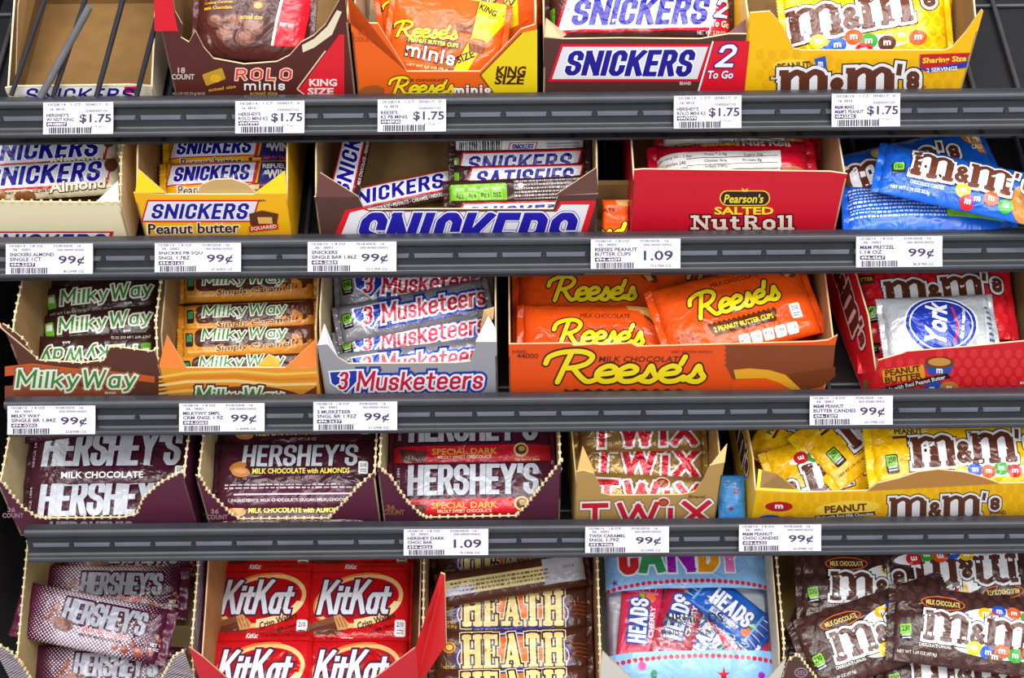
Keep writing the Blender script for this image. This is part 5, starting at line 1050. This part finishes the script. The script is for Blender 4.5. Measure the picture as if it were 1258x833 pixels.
# ================================================================== ROW 5
AIR = (74, 24, 50)
M_AIR = dots_mat(AIR, (206, 194, 206), .0030, (0, 30.0, -.45, .22)); M_AIRC = dots_mat((60, 22, 42), (206, 196, 206), .0034, (0, 0, .32, .32), True)
b = box(5, [(-12, 788), (12, 800), (26, 815), (36, 832), (44, 846), (60, 850), (180, 850), (196, 838), (204, 824), (214, 806), (226, 800)], .13, (60, 22, 42), 'dark halftone dotted carton of aerated chocolate bars on the lowest shelf', None, sl=[(0, 0.066), (.02, 0.071), (.13, 0.110)], sr=[(0, 0.066), (.02, 0.091), (.13, 0.115)], back=0.110, perf=True, inner=(196, 172, 124))
for c in b.children:
    if c.name.startswith(('front_panel', 'side_panel')): c.data.materials[0] = M_AIRC
def air_bar(A):
    A.logo("HERSHEY'S", 14, 9, 102, 26, [((160, 162, 176), 0), ((66, 24, 44), 2.4)], 1, sh=.06, tx=.225, ty=.17, gap=.3)
    A.text('Air Delight', 18, -9, 58, 9, (250, 236, 236), 4, b=.06, sh=.2); A.text('Air Delight', 18, -9, 56, 8, (226, 70, 80), 5, b=.02, sh=.2); A.text('AERATED MILK CHOCOLATE', 14, -15, 52, 3, (60, 20, 40), 4)
    A.poly([(-48, -3), (-36, 0), (-22, -3), (-20, -10), (-28, -16), (-44, -13)], (110, 70, 56), 4); A.poly([(-48, -3), (-36, 0), (-30, -7), (-44, -9)], (136, 92, 74), 5)
    for x, y, r in ((-50, 2, 3), (-46, 7, 3.4), (-52, -4, 3), (-44, 12, 2.4), (-42, 3, 2.5), (46, -22, 5), (62, -22, 6.5), (34, -21, 4), (54, -15, 3.5), (76, -20, 4), (84, -6, 4), (90, -2, 4.4), (86, 3, 3), (80, -2, 3)): A.ell(x, y, r, r * .9, (130, 62, 48), 4); A.ell(x - r * .25, y + r * .3, r * .45, r * .35, (176, 110, 90), 5)
    A.text('NET WT', 82, -11, 16, 4, (240, 236, 240), 5, b=.02); A.text('1.44 OZ (40g)', 82, -16, 24, 4, (240, 236, 240), 5, b=.02)
D_air = design('air', 192, 62, (5, 135, 735, .03), air_bar, AIR, 20, .012, 12, 'bar', 131, .0007, sealcol=(88, 26, 56)); D_air.mesh.materials[0] = M_AIR
G = 'dotted aerated chocolate bars'
pack(D_air, 5, 130, 828, -1, .022, 'dotted dark bar lowest in its carton, cut by the picture bottom', G, mode='free')
pack(D_air, 5, 137, 728, -1, .030, 'dotted dark bar lying straight, upper of the two whole ones', G, mode='free')
pack(D_air, 5, 146, 690, -1, .034, 'dotted dark bar at the back of its carton, touching the shelf above', G)
pack(D_air, 5, 115, 766, -11, .060, 'dotted dark bar slipped crosswise over the carton side', G, 22, mode='free')
# -- red wafer carton
KR = (206, 22, 30)
b = box(5, [(232, 795), (250, 808), (284, 838), (300, 842), (448, 842), (462, 832), (510, 796)], .14, (226, 34, 52), 'red carton of wafer bars with a long torn corner on one side', None, sl=[(0, 0.068), (.02, 0.076), (.14, 0.110)], sr=[(0, 0.066), (.14, 0.080)], back=0.100, inner=(190, 136, 84), edge=(230, 180, 150))
f = card_flap(b, [loc(b, 510, 796, 0), loc(b, 510, 850, 0), loc(b, 548, 792, -.012), loc(b, 546, 706, .012), loc(b, 541, 704, .012)], (222, 40, 46), 'torn_corner_flap', inner=(210, 40, 46))
def kit_art(A):
    A.text('KitKat', -12, 36, 14, 6, WHITE, 2, b=.03, sh=.2); A.text('Crisp Wafers in Milk Chocolate', 26, 36, 54, 4, (110, 20, 24), 2, b=.0)
    A.rect(0, 30, 126, .8, (150, 14, 20), 2)
    A.ell(0, -2, 46, 23, (190, 14, 20), 1, rot=9, n=40); A.ring(0, -2, 54, 29, 5, (244, 200, 130), 2, rot=9, n=40, w1=5); A.ring(0, -2, 56, 30, 2.4, (240, 120, 60), 3, rot=9, a0=60, a1=230); A.ring(0, -3, 54, 28, 9, (250, 226, 170), 3, rot=9, a0=-100, a1=-20)
    L_kit(A, -4, 2, 94, 38, 4); A.text('Crisp Wafers', 22, -25, 46, 10, (90, 36, 20), 5, b=.03, rot=15); A.text('in Milk Chocolate', 34, -31, 36, 4, (110, 20, 24), 5, rot=15)
    A.poly([(-64, -28), (-30, -19), (-18, -22), (-12, -32), (-24, -38), (-64, -38)], (104, 58, 40), 4); A.poly([(-30, -19), (-22, -17), (-10, -27), (-13, -33), (-24, -34)], (214, 156, 96), 5); A.poly([(-64, -28), (-30, -19), (-26, -25), (-64, -34)], (136, 82, 58), 5)
    for i in range(3): A.line([(-27 + i * 4, -21 + i * .5), (-21 + i * 4, -31)], .8, (130, 76, 48), 6)
    cal_badge(A, 51, -32, 5, 13, 17); A.text('NET WT 1.5 OZ (42 g)', -44, -42, 40, 4, (120, 14, 18), 3)
D_kit = design('kit', 129, 87, (5, 311, 740, .02), kit_art, KR, 4, .012, 3, 'flat', 141, .0004)
G = 'red wafer bars in two columns'
for x, nm in ((311, 'outer'), (442, 'inner')):
    other = 'beside the dotted carton' if x == 311 else 'beside the brown toffee carton'
    pack(D_kit, 5, x - 4, 827, 0, .024, 'red wafer pack at the bottom of the column ' + other, G, None, 'candy_bar', 'wafer bar')
    pack(D_kit, 5, x, 740, 0, .024, 'red wafer pack shown whole in the column ' + other, G, None, 'candy_bar', 'wafer bar')
    pack(D_kit, 5, x + 4, 655, 0, .024, 'red wafer pack just under the shelf above in the column ' + other, G, None, 'candy_bar', 'wafer bar')
# -- brown toffee carton
HE = (84, 46, 32)
box(5, [(519, 843), (540, 845), (700, 845), (738, 843)], .14, (90, 54, 40), 'brown carton of toffee bars beside the red wafer carton', None, sl=[(0, 0.046), (.02, 0.076), (.14, 0.110)], sr=[(0, 0.046), (.02, 0.076), (.14, 0.112)], back=0.110, inner=(170, 128, 84), perf=.009)
def he_art(A):
    A.ell(2, -2, 74, 33, (34, 48, 170), 1, n=40); A.ell(2, -2, 71, 30, (250, 226, 60), 2, n=40); A.ell(2, -2, 69.5, 28.5, (34, 48, 170), 3, n=40); A.ell(2, -2, 67, 26, (226, 110, 30), 4, n=40)
    L_heath(A, 2, 5, 132, 44, 5)
    A.poly([(-58, -20), (60, -20), (66, -30), (-62, -30)], (238, 206, 70), 9); A.rect(1, -22, 102, 9, (34, 48, 170), 10, rot=0); A.text('MILK CHOCOLATE ENGLISH TOFFEE BAR', 1, -22, 94, 5, (244, 244, 250), 11, b=.025)
    A.ell(-78, 12, 8, 7, (226, 140, 40), 3); A.ell(-78, 12, 6, 5, (120, 60, 20), 4); A.ell(-78, 12, 4.5, 3.5, (240, 190, 60), 5); A.text('NET WT', -78, -12, 16, 4, (226, 180, 60), 3); A.text('1.4 OZ (39 g)', -78, -17, 18, 4, (226, 180, 60), 3)
    for i in range(4): A.line([(72, 12 - i * 5), (84, 13 - i * 5), (96, 11 - i * 5)], .7, (190, 84, 40), 2)
D_he = design('he', 208, 66, (5, 627, 750, .03), he_art, HE, 26, .012, 8, 'bar', 151, .0010)
def he_back(A): A.rect(-6, 0, 160, 18, (226, 206, 140), 1); A.lines(-16, 0, 120, 14, 3, (120, 90, 60), 2); A.rect(62, 2, 50, 30, (180, 180, 186), 2); A.text('2015', 68, 5, 14, 4, (130, 130, 136), 3); A.rect(-68, -4, 40, 10, (206, 206, 220), 2)
D_heb = design('heb', 190, 40, (5, 627, 720, .03), he_back, HE, 24, .013, 6, 'bar', 153, .0012)
G = 'toffee bars with cream lettering'
pack(D_he, 5, 640, 853, 1, .018, 'brown toffee bar cut by the picture bottom, nearest in its carton', G, 14)
pack(D_he, 5, 619, 806, 1, .022, 'brown toffee bar second from the front, its blue ribbon fully seen', G)
pack(D_he, 5, 628, 753, 0, .027, 'brown toffee bar with the largest clear cream lettering', G)
pack(D_he, 5, 632, 690, 0, .032, 'brown toffee bar at the back, mostly under the shelf above', G)
pack(D_heb, 5, 634, 712, 8, .050, 'brown toffee bar turned face down, cream strip and silver end showing', G, mode='fwd')
settle()
# -- white carton with a clear bag of mini sweets
b = box(5, [(740, 800), (752, 812), (790, 846), (800, 848), (930, 848), (945, 832), (966, 808)], .16, (236, 232, 222), 'white carton holding the clear bag of mixed mini sweets', None, sl=[(0, 0.066), (.02, 0.076), (.16, 0.110)], sr=[(0, 0.062), (.02, 0.076), (.16, 0.110)], back=0.110, inner=(206, 200, 184), edge=(206, 180, 140))
def clear_film():
    m = bpy.data.materials.new('clear_film'); m.use_nodes = True; nt = m.node_tree; nt.nodes.clear()
    o = nt.nodes.new('ShaderNodeOutputMaterial'); mx = nt.nodes.new('ShaderNodeMixShader'); t = nt.nodes.new('ShaderNodeBsdfTransparent'); g = nt.nodes.new('ShaderNodeBsdfGlossy')
    g.inputs['Roughness'].default_value = .12; fr_ = nt.nodes.new('ShaderNodeFresnel'); fr_.inputs[0].default_value = 1.5
    nz = nt.nodes.new('ShaderNodeTexNoise'); nz.inputs['Scale'].default_value = 60; tc = nt.nodes.new('ShaderNodeTexCoord'); bp = nt.nodes.new('ShaderNodeBump'); bp.inputs['Strength'].default_value = .5; bp.inputs['Distance'].default_value = .004
    nt.links.new(tc.outputs['Object'], nz.inputs[0]); nt.links.new(nz.outputs[0], bp.inputs['Height']); nt.links.new(bp.outputs[0], g.inputs['Normal']); nt.links.new(bp.outputs[0], fr_.inputs['Normal'])
    nt.links.new(fr_.outputs[0], mx.inputs[0]); nt.links.new(t.outputs[0], mx.inputs[1]); nt.links.new(g.outputs[0], mx.inputs[2]); nt.links.new(mx.outputs[0], o.inputs[0]); return m
BAGN, BAGD = .044, R(14)
x, s = fl(849, 770, 5, BAGN); su = scale_at(pos(5, x, s, BAGN)); sv = su / math.sin(PITCH + TILT + BAGD)
Vb = SA * math.cos(BAGD) + NA * math.sin(BAGD); Nb = NA * math.cos(BAGD) - SA * math.sin(BAGD)
MB_ = Matrix((XA, Vb, Nb)).transposed().to_4x4(); MB_.translation = pos(5, x, s, BAGN); MB_ = MB_ @ Matrix.Rotation(R(0.5), 4, 'Z')
bag = empty('candy_bag', MB_, 'large light blue and clear bag of mixed mini sweets with a dotted header', 'candy bag')
HLx, HLy, HL0 = 103, 106, -66
def bag_h(px, py):
    u, v = px / HLx, (py - 19) / 87
    z = .0155 * max(0, 1 - abs(u) ** 3) ** .6 * max(0, 1 - abs(v) ** 4) ** .5 + .0012 * noise.noise((px * .05, py * .05, 4.2)) + .0005 * noise.noise((px * .15, py * .15, 1.2)); return z
def band(name, y0, y1, m, art, base=0):
    mb = MB(); nu, nv = 30, max(4, int((y1 - y0) / 7)); xs = [-HLx + 2 * HLx * i / nu for i in range(nu + 1)]; ys = [y0 + (y1 - y0) * j / nv for j in range(nv + 1)]
    H = [[bag_h(x_, y_) + base for x_ in xs] for y_ in ys]
    mb.add([(x_ * su, y_ * sv, H[j][i]) for j, y_ in enumerate(ys) for i, x_ in enumerate(xs)], [(j * (nu + 1) + i, j * (nu + 1) + i + 1, (j + 1) * (nu + 1) + i + 1, (j + 1) * (nu + 1) + i) for j in range(nv) for i in range(nu)], m, True)
    if art:
        A = Art('film'); art(A); import bisect
        def gz(a, c):
            i = min(max(bisect.bisect_right(xs, a) - 1, 0), nu - 1); j = min(max(bisect.bisect_right(ys, c) - 1, 0), nv - 1); p = (a - xs[i]) / (xs[i + 1] - xs[i]); q = (c - ys[j]) / (ys[j + 1] - ys[j])
            return (H[j][i] * (1 - p) + H[j][i + 1] * p) * (1 - q) + (H[j + 1][i] * (1 - p) + H[j + 1][i + 1] * p) * q
        A.to(mb, lambda a, c, l: (a * su, c * sv, gz(a, c) + l), clip=(-HLx, HLx, y0, y1), grid=[(0, xs[1:-1]), (1, ys[1:-1])], base=.0003, step=.0001)
    return link(name, mb.mesh(name), bag)
def star(A, x, y, r, col, rot=0):
    A.push(x, y, rot); A.poly([((r if i % 2 == 0 else r * .36) * math.sin(math.pi * i / 5), (r if i % 2 == 0 else r * .36) * math.cos(math.pi * i / 5)) for i in range(10)], col, 2); A.pop()
def header(A):
    for ch, x_, w_, c in (('C', -74, 24, (206, 40, 46)), ('A', -46, 32, (60, 150, 90)), ('N', -10, 34, (150, 30, 170)), ('D', 24, 26, (230, 150, 30)), ('Y', 50, 26, (240, 120, 190))):
        A.logo(ch, x_, 78, w_, 44, [(c, 0), ((226, 236, 248), 2.2)], 2, tx=.3, ty=.26, sq=True)
    for i in range(31): A.ell(-108 + i * 7.2, 46 - 7 * (i / 15 - 1) ** 2, 2.7, 2.5, (204, 32, 50), 2, n=10)
    star(A, -92, 48, 5, (130, 50, 160), 10); star(A, 96, 78, 6, (190, 50, 60)); star(A, 84, 98, 4, (190, 50, 60)); star(A, -100, 84, 4, (206, 40, 60), 20)
def footer(A):
    for i in range(31): A.ell(-108 + i * 7.2, -38 - 6 * (i / 15 - 1) ** 2, 2.7, 2.5, (204, 32, 50), 2, n=10)
    star(A, -88, -55, 6, (226, 150, 40)); star(A, 34, -58, 8, (206, 30, 50)); star(A, -28, -64, 6, (50, 150, 90)); star(A, 0, -66, 6, (200, 60, 160)); star(A, 96, -60, 5, (60, 140, 130)); star(A, 60, -74, 6, (206, 40, 60)); star(A, -56, -76, 6, (120, 60, 170))
    A.ell(-64, -47, 5, 4.5, (236, 80, 150), 2); A.ell(80, -58, 4, 3.5, (150, 40, 180), 2); A.ell(-50, -56, 4, 4.5, (70, 130, 110), 2)
SKY = (140, 186, 234)
band('printed_header', 38, HLy, mat(SKY, 'film'), header); CF = clear_film()
band('clear_window', -32, 38, CF, lambda A: [A.text('AIRHEADS', 0, 4, 74, 11, (40, 44, 50), 1, b=.02), A.text('MINIS VALUE BAG', -4, -12, 70, 6, (60, 64, 72), 1)])
band('printed_footer', HL0, -32, mat(SKY, 'film'), footer)
mb = MB(); mb.slab([(-HLx * su, HL0 * sv, -.011), (HLx * su, HL0 * sv, -.011), (HLx * su, HLy * sv, -.011), (-HLx * su, HLy * sv, -.011)], Vector((0, 0, -.0004)), mat((206, 212, 220), 'film'), mat((206, 212, 220), 'film'), mat((206, 212, 220), 'film')); link('back_sheet', mb.mesh('back_sheet'), bag)
mb = MB()
for sg in (-1, 1):
    n = 14; V = [(sg * HLx * su * (1 + .0), (HL0 + (HLy - HL0) * j / n) * sv, z) for j in range(n + 1) for z in (-.011, bag_h(sg * HLx * .999, HL0 + (HLy - HL0) * j / n))]
    mb.add(V, [(2 * j, 2 * j + 1, 2 * j + 3, 2 * j + 2) for j in range(n)], CF, True)
link('side_seam', mb.mesh('side_seam'), bag)
def mini(nm, col, accent, seed):
    def art(A):
        A.logo('HEADS', 4, 2, 56, 17, [(WHITE, 0), ((40, 80, 170), 2)], 3, tx=.26, ty=.22, gap=.36); A.rect(-40, 0, 3, 30, accent, 2); A.rect(40, 0, 3, 30, accent, 2)
        for i in range(5): A.line([(-60, 14 - i * 7), (-42, 12 - i * 6)], .9, (250, 210, 220), 2); A.line([(60, 14 - i * 7), (42, 12 - i * 6)], .9, (250, 210, 220), 2)
        A.text('CHERRY' if col[0] > 150 else 'BLUE RASPBERRY' if col[2] > 120 else 'GREEN APPLE', 4, -11, 40, 5, WHITE, 3, b=.03); A.ell(34, -8, 6, 5, (240, 120, 60), 3); A.poly([(30, -2), (38, 4), (40, -2)], (130, 200, 60), 4)
    return design(nm, 124, 40, (5, 845, 770, .04), art, col, 0, .007, 7, 'bar', seed, .0007)
M_r = mini('mr', (216, 44, 84), (250, 120, 150), 161); M_b = mini('mb_', (26, 96, 190), (120, 190, 240), 162); M_g = mini('mg', (30, 130, 60), (140, 210, 110), 163); M_r2 = mini('mr2', (190, 30, 66), (250, 120, 150), 164)
G = 'mini bars inside the clear bag'
def in_bag(d, px, py, rot, dz, lb):
    x_, s_2 = fl(px, py, 5, BAGN); o = Vector((x_ - x, 0, 0))
    vloc = (s_2 - s) ; n_ = BAGN - .0068 + dz * .8 + vloc * math.sin(BAGD) * .9
    p_ = pack(d, 5, px, py, rot, n_, lb, G, 14, 'candy_bar', 'candy bar'); NOW['packs'] = []; return p_
in_bag(M_g, 872, 772, 128, 0, 'green mini bar behind the clear film, between the red and blue ones')
in_bag(M_b, 862, 790, 55, .0, 'deep blue mini bar lowest behind the clear film')
in_bag(M_r, 786, 768, 82, .001, 'pinkish red mini bar standing upright at one end of the clear bag')
in_bag(M_r2, 834, 764, 70, .004, 'dark red mini bar leaning against the pinkish upright one in the clear bag')
in_bag(M_r, 906, 778, -56, .002, 'pinkish red mini bar slanting under the bright blue one in the clear bag')
in_bag(M_b, 894, 748, -38, .007, 'bright blue mini bar uppermost at the header of the clear bag')
# -- brown milk chocolate pouches
MK = (64, 38, 36)
b = box(5, [(968, 812), (980, 804), (1000, 830), (1014, 846), (1030, 850), (1316, 850)], .16, (96, 62, 56), 'brown carton heaped with brown sweet pouches', lambda A: [A.ell(984, -826, 8, 6, (206, 190, 196), 1), A.ell(984, -826, 7, 5, (96, 62, 70), 2), A.lines(984, -826, 10, 6, 3, (206, 190, 196), 3)], sl=[(0, 0.061), (.02, 0.082), (.16, 0.110)], sr=[(0, 0.056), (.16, 0.110)], back=0.110, inner=(176, 150, 90), perf=True,
        outer_art={-1: lambda A: (A.push(66, 52, 0, -1, 1), L_mm(A, 0, 0, 84, 32, 2, word='m&m', body=(70, 40, 36)), A.pop())})
def mk_art(A):
    mm_yellow_dots(A, -100, 100, -42, 42, 7, 16, (76, 48, 44), 1)
    A.ell(-38, 26, 26, 8, (226, 110, 50), 3); A.ell(-38, 26, 24.5, 6.8, (70, 36, 30), 4); A.text('MILK CHOCOLATE', -38, 26, 40, 6, (236, 206, 120), 5, b=.03); A.rect(-36, 16, 56, 4.5, (30, 18, 18), 3, rot=-2); A.text('Made with Real Milk Chocolate', -36, 16, 52, 3.4, WHITE, 4, rot=-2)
    A.ell(36, 17, 50, 11, (240, 240, 244), 2, rot=2); candies(A, [(12, 20), (28, 24), (46, 24), (62, 21), (24, 17)], 8.5, 3)
    L_mm(A, 16, 0, 158, 36, 5, -1, body=(88, 50, 42)); A.ell(32, -20, 56, 9, (240, 240, 244), 3); candies(A, [(0, -20), (16, -23), (32, -20), (48, -23), (64, -20), (24, -27)], 9.5, 9)
    cal_badge(A, -80, -10, 4, 15, 20, '230', True, 8); A.text('CHOCOLATE CANDIES', -46, -22, 38, 4, (230, 220, 216), 4, b=.02); A.text('NET WT 1.69 OZ (47.9g)', -66, -32, 46, 4.4, (230, 220, 216), 4, b=.01)
D_mk = design('mk', 204, 86, (5, 1150, 760, .03), mk_art, MK, 18, .013, 9, 'pouch', 171, .0013)
G = 'brown milk chocolate pouches'
for px, py, rot, n, dl, lb in (
    (1165, 838, 1, .004, 10, 'brown pouch lowest in the heap, cut by the picture bottom'), (1088, 836, 7, .008, 12, 'brown pouch tilted at the carton corner, oval words just above the picture bottom'),
    (1178, 822, 3, .018, 18, 'brown pouch showing only a strip, second up from the picture bottom'), (1024, 742, 62, .030, 14, 'brown pouch lying lengthwise against the side of the brown carton'),
    (1236, 756, 180, .026, 14, 'brown pouch upside down and mostly buried at the picture edge'), (1072, 672, 2, .034, 18, 'brown pouch under the shelf above, behind the straight one'),
    (1078, 722, -1, .040, 20, 'brown pouch lying straight by the carton side, big letters cut by its neighbour'), (1078, 778, 17, .048, 20, 'brown pouch sloping upwards in the middle of the heap by the carton side'),
    (1200, 704, 184, .048, 20, 'brown pouch upside down on top under the shelf above'), (1200, 776, -7, .056, 20, 'brown pouch on top of the heap with its oval words readable')):
    pack(D_mk, 5, px, py, rot, n, lb, G, dl, 'candy_pouch', 'candy pouch')

settle()
# ================================================================== PRICE TAGS
T = lambda *a, **k: price_tag(*a, **k)
T((53, 126, 139, 165, -.6), 1, "HERSHEY'S", 'W/ NUT KING', ('4948807', '10Z'), '$1.75', 'price tag marked $1.75 below the emptied brown box', '', True)
T((289, 124.5, 374, 164, -.6), 1, "HERSHEY'S", 'ROLO MINI KS', ('4947099',), '$1.75', 'price tag marked $1.75 below the brown and red caramel carton', '', True)
T((464, 122.5, 548, 162, -.6), 1, "REESE'S", 'KS PB MINIS', ('4948930',), '$1.75', 'price tag marked $1.75 below the orange and yellow carton', '', True)
T((828, 118, 911, 158, -.8), 1, "HERSHEY'S", 'ROLO MINI KS', ('4947099',), '$1.75', 'price tag marked $1.75 below the long brown bars', '', True)
T((1022, 115.5, 1106, 156, -.8), 1, 'M&M MARS', "M&M'S PEANUT", ('4943585', 'KING SIZE'), '$1.75', 'price tag marked $1.75 below the yellow sharing size carton', '', True)
T((7, 300, 114, 337, -.6), 2, 'SNICKERS ALMOND', 'SINGLE 1CT', ('494-2597',), '99¢', 'price tag marked 99 cents below the cream almond carton', '80.2/PER OZ')
T((190, 299, 296, 334.5, -.6), 2, 'SNICKRS PB SQU', 'SNGL 1.78Z', ('494-0163',), '99¢', 'price tag marked 99 cents below the golden yellow carton', '81.4/PER OZ')
T((378, 297.5, 487, 334, -.6), 2, 'SNICKERS', 'SINGLE BAR 1.86Z', ('494-2829',), '99¢', 'price tag marked 99 cents below the large brown carton', '53.2 PER OZ')
T((726, 294, 836, 330.5, -.8), 2, 'REESES PEANUT', 'BUTTER CUPS', ('494-4609',), '1.09', 'price tag marked 1.09 below the red nut roll carton', '72.6 PER OZ')
T((1052, 291, 1158, 328.5, -1), 2, 'M&M PRETZEL', '1.14 OZ', ('494-4567',), '99¢', 'price tag marked 99 cents below the loose blue pouches, edge creased', '86.8 PER OZ')
T((9, 499, 117, 534, -.6), 3, 'MILKY WAY', 'SINGLE BR 1.84Z', ('494-0202',), '99¢', 'price tag marked 99 cents at the shelf end, below the dark brown carton', '53.8/PER OZ')
T((220, 496, 325, 530.5, -.6), 3, 'MILKYWY SMPL', 'CRM SNGL 1.9Z', ('494-0203',), '99¢', 'price tag marked 99 cents below the orange swirled carton', '51.8/PER OZ')
T((385, 494, 488, 529, -.6), 3, '3 MUSKETEER', 'SNGL BR 1.92Z', ('494-2637',), '99¢', 'price tag marked 99 cents below the silver grey carton', '51.5/PER OZ')
T((995, 487, 1097, 522.5, -.8), 3, 'M&M PEANUT', 'BUTTER CANDIES', ('494-1209',), '99¢', 'price tag marked 99 cents below the red carton with the patty', '60.7/PER OZ')
T((496, 650.5, 600, 682.5, -.6), 4, 'HERSHEY DARK', 'CHOC BAR', ('494-6026',), '1.09', 'price tag marked 1.09 below the red banded bars', '75.1/PER OZ')
T((719, 647.5, 822, 679.5, -.6), 4, 'TWIX CARAMEL', 'SNGL 1.79Z', ('493-9906',), '99¢', 'price tag marked 99 cents below the gold carton', '55.3/PER OZ')
T((908, 645, 1009, 677.5, -.6), 4, 'M&M PEANUT', 'CHOC CANDIES', ('494-6622',), '99¢', 'price tag marked 99 cents below the long yellow peanut carton', '56.9/PER OZ')
# -- tucked between the gold and the yellow carton: a blue sweet bag
def blue_art(A): star(A, 4, 10, 5, (150, 40, 60)); star(A, -2, -12, 4, (150, 40, 60)); A.line([(-12, 20), (12, 21)], 1.2, (60, 110, 170), 2); A.line([(-12, -4), (12, -3)], 1.2, (60, 110, 170), 2)
NOW['k'] = 4
D_bl = design('blue', 34, 56, (4, 900, 610, .02), blue_art, (60, 130, 190), 40, .010, 0, 'pouch', 181, .0012)
pack(D_bl, 4, 899, 612, 0, .018, 'narrow blue starred bag wedged between the gold and the yellow carton', None, None, 'candy_bag', 'candy bag')
settle()
